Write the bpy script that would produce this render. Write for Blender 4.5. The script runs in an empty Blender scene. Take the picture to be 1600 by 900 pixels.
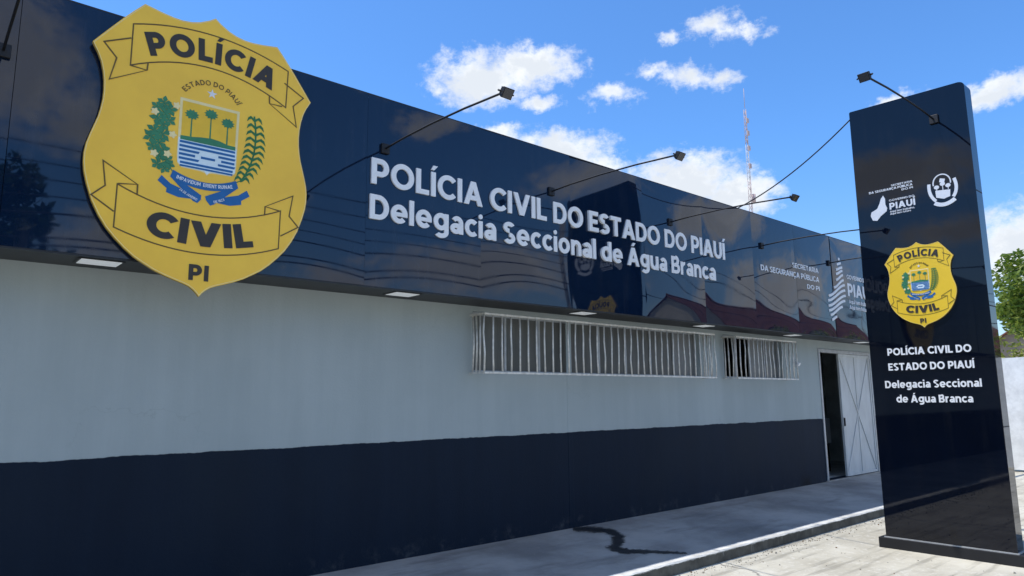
import bpy, bmesh, math, random
from math import sin, cos, pi, radians, sqrt, atan2
from mathutils import Vector, Matrix

C = bpy.context.scene.collection
scene = bpy.context.scene

# ------------------------------------------------------------------ camera
YAW, PITCH, ROLL = 0.7174, 0.1560, -0.0088
CAM = Vector((0.0, -6.354, 1.6))
fw = Vector((sin(YAW) * cos(PITCH), cos(YAW) * cos(PITCH), sin(PITCH)))
rt = Vector((cos(YAW), -sin(YAW), 0))
up = rt.cross(fw)
r2 = cos(ROLL) * rt + sin(ROLL) * up
u2 = -sin(ROLL) * rt + cos(ROLL) * up
cam_d = bpy.data.cameras.new("camera")
cam = bpy.data.objects.new("camera", cam_d)
C.objects.link(cam)
m = Matrix((r2, u2, -fw)).transposed().to_4x4()
m.translation = CAM
cam.matrix_world = m
cam_d.sensor_width = 36
cam_d.lens = 24.638
cam_d.clip_start = 0.05
cam_d.clip_end = 2000
scene.camera = cam

# ------------------------------------------------------------------ light
SUN_DIR = Vector((-1.15, 0.80, 3.45)).normalized()
SUN_EL = math.asin(SUN_DIR.z)
SUN_AZ = atan2(SUN_DIR.x, SUN_DIR.y)
sun_d = bpy.data.lights.new("sun", 'SUN')
sun_d.energy = 3.4
sun_d.angle = radians(0.5)
sun_d.color = (1.0, 0.95, 0.87)
sun = bpy.data.objects.new("sun", sun_d)
C.objects.link(sun)
sun.rotation_euler = SUN_DIR.to_track_quat('Z', 'Y').to_euler()

vs = scene.view_settings
vs.view_transform = 'Standard'
vs.look = 'None'
vs.exposure = 0.3
vs.gamma = 1
vs.use_curve_mapping = False

SKY_STRENGTH = 0.15
CLOUD_WHITE = 6.2

world = bpy.data.worlds.new("World")
scene.world = world
world.use_nodes = True


class NT:
    """small helper for building node trees"""
    def __init__(s, tree):
        s.t = tree
        s.n = tree.nodes
        s.l = tree.links

    def node(s, kind, **kw):
        nd = s.n.new(kind)
        for k, v in kw.items():
            setattr(nd, k, v)
        return nd

    def put(s, sock, v):
        if v is None:
            return
        if hasattr(v, 'is_output'):
            s.l.new(v, sock)
        else:
            sock.default_value = v

    def math(s, op, a, b=None, c=None, clamp=False):
        nd = s.node('ShaderNodeMath', operation=op, use_clamp=clamp)
        for i, v in enumerate((a, b, c)):
            s.put(nd.inputs[i], v)
        return nd.outputs[0]

    def vmath(s, op, a, b=None, scale=None):
        nd = s.node('ShaderNodeVectorMath', operation=op)
        s.put(nd.inputs[0], a)
        s.put(nd.inputs[1], b)
        if scale is not None:
            s.put(nd.inputs['Scale'], scale)
        return nd.outputs['Value'] if op in ('LENGTH', 'DOT_PRODUCT') else nd.outputs[0]

    def noise(s, vec, scale, detail=4, rough=0.55, color=False, dist=0.0):
        nd = s.node('ShaderNodeTexNoise')
        s.put(nd.inputs['Vector'], vec)
        nd.inputs['Scale'].default_value = scale
        nd.inputs['Detail'].default_value = detail
        nd.inputs['Roughness'].default_value = rough
        nd.inputs['Distortion'].default_value = dist
        return nd.outputs['Color'] if color else nd.outputs[0]

    def ramp(s, v, lo, hi, a=0.0, b=1.0, smooth=True):
        nd = s.node('ShaderNodeMapRange', interpolation_type='SMOOTHSTEP' if smooth else 'LINEAR')
        s.put(nd.inputs[0], v)
        for i, x in zip((1, 2, 3, 4), (lo, hi, a, b)):
            nd.inputs[i].default_value = x
        return nd.outputs[0]

    def mix(s, f, a, b, blend='MIX'):
        nd = s.node('ShaderNodeMix', data_type='RGBA', blend_type=blend)
        s.put(nd.inputs[0], f)
        for sock, v in ((nd.inputs[6], a), (nd.inputs[7], b)):
            if isinstance(v, tuple) and len(v) == 3:
                v = (*v, 1)
            s.put(sock, v)
        return nd.outputs[2]


def build_world():
    t = NT(world.node_tree)
    t.n.clear()
    out = t.node('ShaderNodeOutputWorld')
    bg = t.node('ShaderNodeBackground')
    bg.inputs[1].default_value = SKY_STRENGTH
    t.l.new(bg.outputs[0], out.inputs[0])
    sky = t.node('ShaderNodeTexSky', sky_type='NISHITA')
    sky.sun_disc = False
    sky.sun_elevation = SUN_EL
    sky.sun_rotation = SUN_AZ
    sky.altitude = 200
    sky.air_density = 1.0
    sky.dust_density = 0.35
    sky.ozone_density = 2.2
    tc = t.node('ShaderNodeTexCoord')
    d = tc.outputs['Generated']
    sep = t.node('ShaderNodeSeparateXYZ')
    t.l.new(d, sep.inputs[0])
    x, y, z = sep.outputs
    az = t.math('MULTIPLY', t.math('ARCTAN2', x, y), 180 / pi)
    el = t.math('MULTIPLY', t.math('ARCSINE', z), 180 / pi)
    comb = t.node('ShaderNodeCombineXYZ')
    t.l.new(az, comb.inputs[0])
    t.l.new(el, comb.inputs[1])
    P = comb.outputs[0]
    # puffy edges: the direction is shifted by noise before the cloud masses are tested
    wob = t.vmath('SCALE', t.vmath('SUBTRACT', t.noise(P, 0.45, 5, 0.6, color=True), (0.5, 0.5, 0.5)), scale=3.4)
    wob = t.vmath('MULTIPLY', wob, (1.0, 0.75, 0.0))
    Q = t.vmath('ADD', P, wob)
    # cloud masses: azimuth, elevation (deg), half width, half height, density
    front = [
        (38.6, 25.5, 5.0, 2.3, 1.0), (43.0, 26.4, 4.6, 1.9, 1.0), (43.6, 23.7, 2.2, 0.8, .75),
        (45.2, 19.6, 5.0, 2.2, .95), (40.0, 21.2, 2.4, 1.0, .8), (48.6, 17.8, 3.2, 1.6, .9),
        (55.6, 17.0, 4.8, 2.6, 1.0), (59.5, 15.4, 3.8, 2.0, 1.0), (52.2, 14.8, 2.6, 1.6, .85),
        (58.2, 28.2, 2.4, 0.9, .58), (61.2, 27.4, 1.7, 0.6, .54), (54.7, 28.0, 0.9, 0.6, .6),
        (56.2, 24.9, 2.6, .95, .62), (59.0, 24.3, 1.5, .8, .62), (53.0, 25.6, 1.6, .7, .48), (49.8, 24.0, 2.4, 0.9, .58),
        (76.8, 20.0, 4.6, 1.15, .95), (78.0, 9.6, 5.0, 3.0, 1.0), (84.0, 16.0, 5.0, 2.0, .8), (71.2, 20.6, 1.8, .7, .7),
        (24.0, 12.0, 6.0, 2.0, .9), (66.0, 6.0, 9.0, 2.5, .8),
    ]
    back = [   # over the street, seen mirrored in the glossy panels (angle from -Y)
        (3.5, 23.0, 5.0, 5.5, .95), (7.5, 19.5, 3.0, 3.0, .75), (10.0, 11.0, 4.0, 2.5, .7),
        (34.0, 22.6, 3.6, 1.3, .9), (29.0, 25.5, 2.0, 1.5, .8), (38.0, 10.3, 10.0, 2.7, 1.0), (27.0, 8.8, 4.5, 1.6, .8), (20.0, 15.5, 4.5, 1.4, .6), (46.0, 17.5, 5.0, 1.6, .6),
        (57.0, 14.5, 4.2, 2.6, .95), (63.0, 8.5, 7.0, 2.6, .9), (70.0, 12.0, 3.0, 2.0, .6),
        (-25.0, 18.0, 9.0, 4.0, .9), (-60.0, 22.0, 14.0, 4.0, .9), (-80.0, 14.0, 9.0, 3.0, .9),
    ]
    blobs = front + [(180 - a, e, w, h, s) if a >= 0 else (-180 - a, e, w, h, s) for a, e, w, h, s in back]
    blobs += [(-78, 24, 9, 3.0, .95), (-64, 30, 7, 2.5, .9), (-69, 15.6, 10, 2.2, .95), (-74, 11.2, 6, 1.3, .75), (178, 48, 30, 12, 1.0), (140, 56, 34, 11, 1.0), (-140, 58, 34, 11, 1.0), (-172, 33, 12, 5, .9), (158, 33, 9, 4, .9), (-40, 20, 8, 3, .9), (-10, 26, 7, 3, .9),  # the largest high ones behind the camera: unseen, added to whiten the facade's light
              (120, 25, 10, 4, .9), (-120, 35, 14, 5, .9), (-150, 45, 12, 6, .8), (150, 42, 14, 6, .8)]
    f = None
    for a, e, w, h, s in blobs:
        v = t.vmath('LENGTH', t.vmath('MULTIPLY', t.vmath('SUBTRACT', Q, (a, e, 0)), (1 / w, 1 / h, 0)))
        v = t.math('MULTIPLY', t.math('SUBTRACT', 1.0, v), s)
        f = v if f is None else t.math('MAXIMUM', f, v)
    n1 = t.noise(t.vmath('MULTIPLY', P, (.8, 1.15, 1)), 0.9, 9, 0.66)
    n2 = t.noise(P, 0.35, 6, 0.6)
    f = t.math('ADD', f, t.math('MULTIPLY', t.math('SUBTRACT', n1, 0.55), 1.35))
    dens = t.ramp(f, -0.20, 0.56)
    shade = t.ramp(t.math('ADD', t.math('MULTIPLY', n2, 0.6), t.math('MULTIPLY', f, -0.35)), 0.05, 0.34, 1.0, 0.0)
    col = t.mix(shade, tuple(CLOUD_WHITE * c for c in (.97, .99, 1.0)), tuple(CLOUD_WHITE * c for c in (.70, .75, .82)))
    tint = t.mix(t.ramp(z, 0.02, 0.34), (.74, .82, .92), (.57, .94, 1.31))
    skyc = t.mix(1.0, sky.outputs[0], tint, 'MULTIPLY')
    t.l.new(t.mix(dens, skyc, col), bg.inputs[0])


build_world()

# ------------------------------------------------------------------ materials
MATS = {}


def base_mat(name):
    mt = bpy.data.materials.new(name)
    mt.use_nodes = True
    t = NT(mt.node_tree)
    b = t.n['Principled BSDF']
    MATS[name] = mt
    return mt, t, b


def mat(name, col, rough=0.6, var=0.15, scale=6.0, metal=0.0, spec=0.5, bump=0.0, bscale=60.0, stretch=(1, 1, 1), rvar=0.0):
    mt, t, b = base_mat(name)
    tc = t.node('ShaderNodeTexCoord')
    v = t.vmath('MULTIPLY', tc.outputs['Object'], stretch)
    n = t.noise(v, scale, 6, 0.6)
    lo = tuple(c * (1 - var) for c in col)
    hi = tuple(min(1, c * (1 + var)) for c in col)
    t.put(b.inputs['Base Color'], t.mix(t.ramp(n, 0.3, 0.7), lo, hi))
    if rvar:
        t.put(b.inputs['Roughness'], t.ramp(n, 0.3, 0.7, rough - rvar, rough + rvar))
    else:
        b.inputs['Roughness'].default_value = rough
    b.inputs['Metallic'].default_value = metal
    b.inputs['Specular IOR Level'].default_value = spec
    if bump:
        bp = t.node('ShaderNodeBump')
        bp.inputs['Strength'].default_value = bump
        bp.inputs['Distance'].default_value = 0.01
        t.put(bp.inputs['Height'], t.noise(tc.outputs['Object'], bscale, 5, 0.6))
        t.l.new(bp.outputs[0], b.inputs['Normal'])
    return mt


def wall_mat():
    mt, t, b = base_mat('painted_wall')
    tc = t.node('ShaderNodeTexCoord')
    o = tc.outputs['Object']
    sep = t.node('ShaderNodeSeparateXYZ')
    t.l.new(o, sep.inputs[0])
    z = sep.outputs[2]
    wob = t.math('MULTIPLY', t.math('SUBTRACT', t.noise(o, 1.7, 3, 0.6), 0.5), 0.05)
    wob = t.math('ADD', wob, t.math('MULTIPLY', t.math('SUBTRACT', t.noise(o, 16, 3, 0.6), 0.5), 0.012))
    zz = t.math('ADD', z, wob)
    dado = t.ramp(zz, 1.166, 1.172, 1.0, 0.0, smooth=False)
    streak = t.noise(t.vmath('MULTIPLY', o, (2.6, 2.6, 0.22)), 1.3, 7, 0.68)
    patch = t.noise(o, 0.7, 4, 0.55)
    g = t.mix(t.ramp(streak, 0.3, 0.72), (.370, .416, .416), (.412, .460, .458))
    g = t.mix(t.ramp(patch, 0.35, 0.7, 0, .5), g, (.325, .372, .372))
    nv = t.mix(t.ramp(streak, 0.3, 0.7), (.0028, .0098, .0235), (.0042, .0128, .0295))
    nv = t.mix(t.ramp(patch, 0.45, 0.75, 0, .55), nv, (.0072, .0150, .027))
    # scuffs and dust just above the pavement
    dust = t.math('MULTIPLY', t.ramp(z, 0.02, 0.22, 1.0, 0.0), t.ramp(t.noise(o, 5.0, 6, .7), 0.5, 0.75))
    nv = t.mix(t.math('MULTIPLY', dust, .45), nv, (.10, .105, .11))
    # damp patch round the drain outlet at the wall foot
    dx = t.math('DIVIDE', t.math('SUBTRACT', sep.outputs[0], 6.55), .42)
    dz = t.math('DIVIDE', z, .38)
    rr_ = t.math('SQRT', t.math('ADD', t.math('MULTIPLY', dx, dx), t.math('MULTIPLY', dz, dz)))
    damp = t.ramp(t.math('ADD', rr_, t.math('MULTIPLY', t.noise(o, 9, 6, .7), 1.2)), .75, 1.35, .85, 0.0)
    nv = t.mix(damp, nv, (.0035, .005, .008))
    # mottled repair coats and fine cracks in the render
    g = t.mix(t.ramp(t.noise(o, 3.1, 7, .7), .56, .66, 0, .28), g, (.40, .44, .44))
    cr_ = t.node('ShaderNodeTexVoronoi', feature='DISTANCE_TO_EDGE')
    t.put(cr_.inputs['Vector'], t.vmath('ADD', o, t.vmath('SCALE', t.noise(o, 2.5, 5, .65, color=True), scale=.5)))
    cr_.inputs['Scale'].default_value = .55
    ck = t.math('MULTIPLY', t.ramp(cr_.outputs['Distance'], .0005, .004, 1, 0), t.ramp(t.noise(o, .6, 2, .5), .52, .62))
    g = t.mix(t.math('MULTIPLY', ck, .14), g, (.15, .17, .17))
    t.put(b.inputs['Base Color'], t.mix(dado, g, nv))
    b.inputs['Roughness'].default_value = 0.66
    b.inputs['Specular IOR Level'].default_value = 0.2
    bp = t.node('ShaderNodeBump')
    bp.inputs['Strength'].default_value = 0.25
    bp.inputs['Distance'].default_value = 0.01
    h = t.math('ADD', t.noise(o, 45, 5, .6), t.math('MULTIPLY', t.noise(o, 2.2, 3, .5), 2.0))
    t.put(bp.inputs['Height'], h)
    t.l.new(bp.outputs[0], b.inputs['Normal'])
    return mt


def ground_mat():
    mt, t, b = base_mat('concrete_yard')
    tc = t.node('ShaderNodeTexCoord')
    o = tc.outputs['Object']
    n = t.noise(o, 0.8, 8, 0.65)
    fine = t.noise(o, 14, 6, 0.7)
    rot = t.node('ShaderNodeMapping')
    rot.inputs['Rotation'].default_value = (0, 0, radians(35))
    rot.inputs['Scale'].default_value = (0.5, 6, 1)
    t.l.new(o, rot.inputs[0])
    sw = t.noise(rot.outputs[0], 1.4, 5, 0.6)
    c = t.mix(t.ramp(n, 0.3, 0.72), (.42, .39, .315), (.64, .61, .515))
    c = t.mix(t.ramp(fine, 0.5, 0.72, 0, .8), c, (.68, .66, .59))
    c = t.mix(t.ramp(sw, 0.50, 0.68, 0, .6), c, (.25, .235, .195))
    vor = t.node('ShaderNodeTexVoronoi', feature='DISTANCE_TO_EDGE')
    t.put(vor.inputs['Vector'], t.vmath('ADD', o, t.vmath('SCALE', t.noise(o, 1.5, 4, .6, color=True), scale=.7)))
    vor.inputs['Scale'].default_value = 0.22
    crack = t.ramp(vor.outputs['Distance'], 0.001, 0.006, 0.7, 0)
    c = t.mix(crack, c, (.12, .11, .10))
    t.put(b.inputs['Base Color'], c)
    b.inputs['Roughness'].default_value = 0.9
    b.inputs['Specular IOR Level'].default_value = 0.2
    bp = t.node('ShaderNodeBump')
    bp.inputs['Strength'].default_value = 0.5
    bp.inputs['Distance'].default_value = 0.012
    t.put(bp.inputs['Height'], t.math('ADD', fine, t.math('MULTIPLY', t.noise(o, 60, 4, .7), .6)))
    t.l.new(bp.outputs[0], b.inputs['Normal'])
    return mt


def sidewalk_mat():
    mt, t, b = base_mat('sidewalk_concrete')
    tc = t.node('ShaderNodeTexCoord')
    o = tc.outputs['Object']
    n = t.noise(o, 0.9, 7, 0.62)
    fine = t.noise(o, 18, 6, 0.7)
    st = t.noise(t.vmath('MULTIPLY', o, (.5, 2.2, 1)), 1.3, 6, .65)
    c = t.mix(t.ramp(n, 0.32, 0.66), (.255, .232, .21), (.45, .41, .365))
    c = t.mix(t.ramp(st, 0.50, 0.72, 0, .75), c, (.20, .18, .16))
    c = t.mix(t.ramp(fine, 0.55, 0.8, 0, .5), c, (.50, .46, .42))
    t.put(b.inputs['Base Color'], c)
    b.inputs['Roughness'].default_value = 0.75
    b.inputs['Specular IOR Level'].default_value = 0.3
    bp = t.node('ShaderNodeBump')
    bp.inputs['Strength'].default_value = 0.35
    bp.inputs['Distance'].default_value = 0.01
    t.put(bp.inputs['Height'], fine)
    t.l.new(bp.outputs[0], b.inputs['Normal'])
    return mt


def leaf_mat(name, c1, c2, c3):
    mt, t, b = base_mat(name)
    geo = t.node('ShaderNodeNewGeometry')
    rnd = geo.outputs['Random Per Island']
    c = t.mix(t.ramp(rnd, 0.0, 0.6, smooth=False), c1, c2)
    c = t.mix(t.ramp(rnd, 0.6, 1.0, smooth=False), c, c3)
    t.put(b.inputs['Base Color'], c)
    b.inputs['Roughness'].default_value = 0.55
    tr = t.node('ShaderNodeBsdfTranslucent')
    t.put(tr.inputs[0], c)
    mx = t.node('ShaderNodeMixShader')
    mx.inputs[0].default_value = 0.42
    t.l.new(b.outputs[0], mx.inputs[1])
    t.l.new(tr.outputs[0], mx.inputs[2])
    t.l.new(mx.outputs[0], t.n['Material Output'].inputs[0])
    return mt


def roof_tile_mat():
    mt, t, b = base_mat('clay_tiles')
    tc = t.node('ShaderNodeTexCoord')
    o = tc.outputs['Object']
    sep = t.node('ShaderNodeSeparateXYZ')
    t.l.new(o, sep.inputs[0])
    wv = t.math('SINE', t.math('MULTIPLY', sep.outputs[0], 2 * pi / .22))
    n = t.noise(o, 1.2, 6, .65)
    c = t.mix(t.ramp(n, .3, .7), (.11, .038, .026), (.21, .075, .046))
    t.put(b.inputs['Base Color'], c)
    b.inputs['Roughness'].default_value = .85
    bp = t.node('ShaderNodeBump')
    bp.inputs['Strength'].default_value = .8
    bp.inputs['Distance'].default_value = .05
    t.put(bp.inputs['Height'], wv)
    t.l.new(bp.outputs[0], b.inputs['Normal'])
    return mt


def panel_dirt(mt, col):
    # dust film and dried rain runs on the glossy sheets
    t = NT(mt.node_tree)
    b = t.n['Principled BSDF']
    tc = t.node('ShaderNodeTexCoord')
    o = tc.outputs['Object']
    runs = t.noise(t.vmath('MULTIPLY', o, (6, 6, .25)), 1.8, 7, .7)
    spots = t.noise(o, 2.2, 8, .7)
    k_ = t.math('MULTIPLY', t.ramp(runs, .45, .75), t.ramp(spots, .35, .7))
    old = b.inputs['Base Color'].links[0].from_socket
    t.put(b.inputs['Base Color'], t.mix(t.math('MULTIPLY', k_, .10), old, col))
    t.put(b.inputs['Roughness'], t.ramp(spots, .3, .75, .012, .05))


M_WALL = wall_mat()
M_GROUND = ground_mat()
M_SIDE = sidewalk_mat()
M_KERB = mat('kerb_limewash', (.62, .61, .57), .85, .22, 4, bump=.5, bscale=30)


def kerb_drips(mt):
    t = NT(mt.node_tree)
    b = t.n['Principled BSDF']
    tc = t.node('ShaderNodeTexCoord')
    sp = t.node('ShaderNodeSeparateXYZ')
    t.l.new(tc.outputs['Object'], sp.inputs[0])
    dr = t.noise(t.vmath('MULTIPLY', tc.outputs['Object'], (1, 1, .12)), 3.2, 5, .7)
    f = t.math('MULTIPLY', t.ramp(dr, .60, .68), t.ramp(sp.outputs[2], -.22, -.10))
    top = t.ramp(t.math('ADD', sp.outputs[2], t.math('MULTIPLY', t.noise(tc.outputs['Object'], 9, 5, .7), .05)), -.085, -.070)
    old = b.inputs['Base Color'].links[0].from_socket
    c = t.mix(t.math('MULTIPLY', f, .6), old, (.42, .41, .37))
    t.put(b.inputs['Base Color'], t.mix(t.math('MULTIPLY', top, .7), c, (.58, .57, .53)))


M_ROAD = mat('worn_asphalt', (.055, .054, .052), .9, .25, 1.5, bump=.6, bscale=50)
M_KERBF = mat('kerb_shaded_front', (.085, .083, .072), .9, .35, 5, bump=.6, bscale=30)  # kerb front: shade of the face put into the colour, darker than the top
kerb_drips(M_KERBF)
M_PANEL = mat('glossy_navy_panel', (.003, .011, .032), .022, .12, .8, spec=.66)
M_TOTEM = mat('glossy_black_navy_panel', (.0016, .0035, .010), .02, .12, .9, spec=.42)
panel_dirt(M_PANEL, (.14, .14, .14))
panel_dirt(M_TOTEM, (.05, .05, .05))
M_DARKMET = mat('dark_painted_metal', (.012, .014, .018), .45, .2, 5)
M_SOFFIT = mat('soffit_sheet', (.026, .029, .034), .5, .15, 3)
M_BLACK = mat('black_steel', (.006, .0065, .009), .6, .2, 8)
M_WHITE = mat('white_letter_acrylic', (.82, .83, .84), .35, .03, 9)
M_WHITE2 = mat('white_vinyl', (.74, .76, .79), .4, .04, 9)
M_YEL = mat('yellow_badge', (.97, .575, .05), .38, .07, 1.6)
M_INK = mat('dark_brown_ink', (.035, .028, .022), .5, .1, 9)
M_LINE = mat('brown_line_ink', (.12, .075, .015), .5, .1, 9)
M_EDGE = mat('badge_edge', (.42, .27, .05), .45, .15, 5)
M_CREAM = mat('cream_border', (.85, .72, .36), .45, .05, 9)
M_ORANGE = mat('orange_field', (.84, .52, .03), .45, .05, 9)
M_GREEN = mat('badge_green', (.035, .21, .10), .5, .12, 9)
M_GREEN2 = mat('badge_leaf_green', (.02, .16, .05), .5, .12, 9)
M_BLUE = mat('badge_blue', (.008, .125, .36), .5, .08, 9)
M_PALEBLUE = mat('badge_pale_blue', (.70, .83, .88), .5, .04, 9)
M_GRID = mat('galvanised_bars', (.68, .655, .60), .45, .2, 12, metal=.25)
M_FRAME = mat('aluminium_frame', (.42, .43, .44), .4, .12, 10, metal=.3)
M_PANE = mat('frosted_pane', (.10, .10, .092), .35, .2, 2.5, stretch=(3, 1, .4))
M_PANE2 = mat('pale_frosted_pane', (.20, .20, .195), .4, .15, 2.5)
M_DARKIN = mat('dim_interior', (.50, .53, .53), .8, .2, 2)
M_LEAFMET = mat('door_white_steel', (.56, .57, .56), .5, .10, 2.2, stretch=(3, 1, .8), bump=.06, bscale=6)
M_DIFF = mat('light_diffuser', (.86, .88, .88), .4, .02, 5)
MATS['light_diffuser'].node_tree.nodes['Principled BSDF'].inputs['Emission Color'].default_value = (.9, .96, 1, 1)
MATS['light_diffuser'].node_tree.nodes['Principled BSDF'].inputs['Emission Strength'].default_value = .16
M_GLASS = mat('lamp_glass', (.05, .05, .055), .08, .05, 5)
M_WASH = mat('whitewashed_wall', (.84, .84, .82), .9, .13, 2.2, bump=.8, bscale=9)
M_STAIN = mat('wet_stain', (.030, .030, .031), .4, .3, 6)


def ragged_edges(mt):
    # the damp patch thins out to nothing along an irregular rim
    t = NT(mt.node_tree)
    b = t.n['Principled BSDF']
    at_ = t.node('ShaderNodeVertexColor', layer_name='wet')
    tc = t.node('ShaderNodeTexCoord')
    e = t.math('ADD', at_.outputs[0], t.math('MULTIPLY', t.math('SUBTRACT', t.noise(tc.outputs['Object'], 16, 6, .7), .5), 1.5))
    t.put(b.inputs['Alpha'], t.ramp(e, .05, .75, 0, .86))


ragged_edges(M_STAIN)
M_GRIT = mat('grit_stones', (.27, .25, .21), .95, .35, 30)
M_SCRAP = mat('dry_leaf_scraps', (.16, .10, .05), .9, .35, 30)
M_BARK = mat('bark', (.11, .085, .06), .9, .3, 8, bump=.8, bscale=25)
M_CABLE = mat('black_cable', (.012, .012, .013), .6, .1, 5)
M_POLE = mat('concrete_pole', (.30, .29, .27), .9, .15, 4)
M_RED = mat('mast_red', (.50, .38, .36), .6, .15, 3)
M_MWHITE = mat('mast_white', (.60, .60, .62), .6, .1, 3)
M_TILE = roof_tile_mat()
M_HOUSEW = mat('house_plaster', (.52, .47, .38), .9, .12, 2)
M_HOUSEG = mat('grey_plaster', (.40, .39, .36), .9, .15, 2)
M_HOUSED = mat('brown_plaster', (.24, .19, .14), .9, .2, 1.2)
M_SHUT = mat('wood_shutter', (.13, .075, .04), .6, .2, 6)
M_LEAF = leaf_mat('tree_leaves', (.09, .16, .02), (.18, .25, .03), (.28, .33, .05))
M_LEAF_D = leaf_mat('dark_leaves', (.020, .050, .013), (.035, .080, .018), (.055, .10, .02))
M_LEAF_Y = leaf_mat('hedge_leaves', (.16, .20, .025), (.27, .30, .05), (.36, .37, .07))


# ------------------------------------------------------------------ mesh helpers
class MB:
    def __init__(s):
        s.v = []
        s.f = []
        s.sm = []
        s.mi = []

    def add(s, vs, fs, smooth=False, mi=0):
        n = len(s.v)
        s.v += [tuple(v) for v in vs]
        for f in fs:
            s.f.append(tuple(i + n for i in f))
            s.sm.append(smooth)
            s.mi.append(mi)
        return s

    def box(s, x0, y0, z0, x1, y1, z1, mi=0):
        vs = [(x, y, z) for z in (z0, z1) for y in (y0, y1) for x in (x0, x1)]
        return s.add(vs, [(0, 2, 3, 1), (4, 5, 7, 6), (0, 1, 5, 4), (2, 6, 7, 3), (0, 4, 6, 2), (1, 3, 7, 5)], mi=mi)

    def bevbox(s, x0, y0, z0, x1, y1, z1, b=.01, mi=0):
        bm = bmesh.new()
        bmesh.ops.create_cube(bm, size=1)
        for v in bm.verts:
            v.co = Vector((x0 if v.co.x < 0 else x1, y0 if v.co.y < 0 else y1, z0 if v.co.z < 0 else z1))
        bmesh.ops.bevel(bm, geom=bm.edges[:], offset=b, segments=2, profile=.5, affect='EDGES')
        bm.verts.index_update()
        s.add([v.co[:] for v in bm.verts], [[v.index for v in f.verts] for f in bm.faces], mi=mi)
        bm.free()
        return s

    def tube(s, pts, r, n=8, caps=True, mi=0):
        pts = [Vector(p) for p in pts]
        rs = r if isinstance(r, (list, tuple)) else [r] * len(pts)
        rings = []
        ref = Vector((0, 0, 1))
        for i, p in enumerate(pts):
            d = (pts[min(i + 1, len(pts) - 1)] - pts[max(i - 1, 0)]).normalized()
            a = ref if abs(d.dot(ref)) < .95 else Vector((1, 0, 0))
            u = d.cross(a).normalized()
            w = d.cross(u)
            rings.append([p + rs[i] * (cos(2 * pi * k / n) * u + sin(2 * pi * k / n) * w) for k in range(n)])
        vs = [v for rg in rings for v in rg]
        fs = []
        for i in range(len(pts) - 1):
            for k in range(n):
                fs.append((i * n + k, i * n + (k + 1) % n, (i + 1) * n + (k + 1) % n, (i + 1) * n + k))
        s.add(vs, fs, True, mi)
        if caps:
            b = len(s.v) - len(vs)
            s.f.append(tuple(b + k for k in range(n))[::-1]); s.sm.append(False); s.mi.append(mi)
            s.f.append(tuple(b + len(vs) - n + k for k in range(n))); s.sm.append(False); s.mi.append(mi)
        return s

    def prism(s, poly, O, U, V, N, d0, d1, mi=0):
        """outline in the (U, V) plane, from depth d0 to d1 along N; front face at d1"""
        O, U, V, N = Vector(O), Vector(U), Vector(V), Vector(N)
        n = len(poly)
        ar = sum(poly[i][0] * poly[(i + 1) % n][1] - poly[(i + 1) % n][0] * poly[i][1] for i in range(n))
        if ar < 0:
            poly = poly[::-1]
        vs = [O + a * U + b * V + d1 * N for a, b in poly] + [O + a * U + b * V + d0 * N for a, b in poly]
        fs = [tuple(range(n))] + [(i, n + i, n + (i + 1) % n, (i + 1) % n) for i in range(n)] + [tuple(range(2 * n - 1, n - 1, -1))]
        return s.add(vs, fs, mi=mi)

    def strip(s, A, B, O, U, V, N, d0, d1, closed=False, mi=0):
        """ribbon between the 2D polylines A and B, extruded from d0 to d1"""
        O, U, V, N = Vector(O), Vector(U), Vector(V), Vector(N)
        n = len(A)
        W = lambda q, d: O + q[0] * U + q[1] * V + d * N
        vs = [W(q, d1) for q in A] + [W(q, d1) for q in B] + [W(q, d0) for q in A] + [W(q, d0) for q in B]
        fs = []
        for i in range(n if closed else n - 1):
            j = (i + 1) % n
            fs += [(i, j, n + j, n + i), (2 * n + i, 2 * n + j, j, i), (n + i, n + j, 3 * n + j, 3 * n + i)]
        if not closed:
            fs += [(0, n, 3 * n, 2 * n), (n - 1, 2 * n - 1, 4 * n - 1, 3 * n - 1)]
        return s.add(vs, fs, mi=mi)

    def line(s, pts, w, O, U, V, N, d0, d1, closed=False, mi=0):
        """line of width w along a 2D polyline, mitred"""
        n = len(pts)
        A, B = [], []
        for i, p in enumerate(pts):
            a = pts[i - 1] if (i > 0 or closed) else p
            b = pts[(i + 1) % n] if (i < n - 1 or closed) else p
            def nrm(q, r):
                dx, dy = r[0] - q[0], r[1] - q[1]
                L = math.hypot(dx, dy)
                return None if L < 1e-9 else (-dy / L, dx / L)
            n1, n2 = nrm(a, p), nrm(p, b)
            n1 = n1 or n2
            n2 = n2 or n1
            mx, my = n1[0] + n2[0], n1[1] + n2[1]
            L2 = mx * mx + my * my
            k = min(2 / L2 if L2 > .2 else 2.2, 2.2) if L2 > 1e-6 else 1
            A.append((p[0] + mx * k * w / 2, p[1] + my * k * w / 2))
            B.append((p[0] - mx * k * w / 2, p[1] - my * k * w / 2))
        return s.strip(A, B, O, U, V, N, d0, d1, closed, mi)

    def build(s, name, mats, parent=None):
        me = bpy.data.meshes.new(name)
        off = root_loc(parent)
        me.from_pydata([(v[0] - off.x, v[1] - off.y, v[2] - off.z) for v in s.v], [], s.f)
        me.polygons.foreach_set('use_smooth', s.sm)
        me.polygons.foreach_set('material_index', s.mi)
        for mm in (mats if isinstance(mats, (list, tuple)) else [mats]):
            me.materials.append(mm)
        me.update()
        o = bpy.data.objects.new(name, me)
        C.objects.link(o)
        if parent:
            o.parent = parent
        return o


def root_loc(o):
    v = Vector((0, 0, 0))
    while o:
        v = v + Vector(o.location)
        o = o.parent
    return v


def thing(name, label, cat, loc=(0, 0, 0), group=None):
    o = bpy.data.objects.new(name, None)
    o.empty_display_size = .2
    C.objects.link(o)
    o.location = loc
    tag(o, label, cat, group)
    return o


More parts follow.
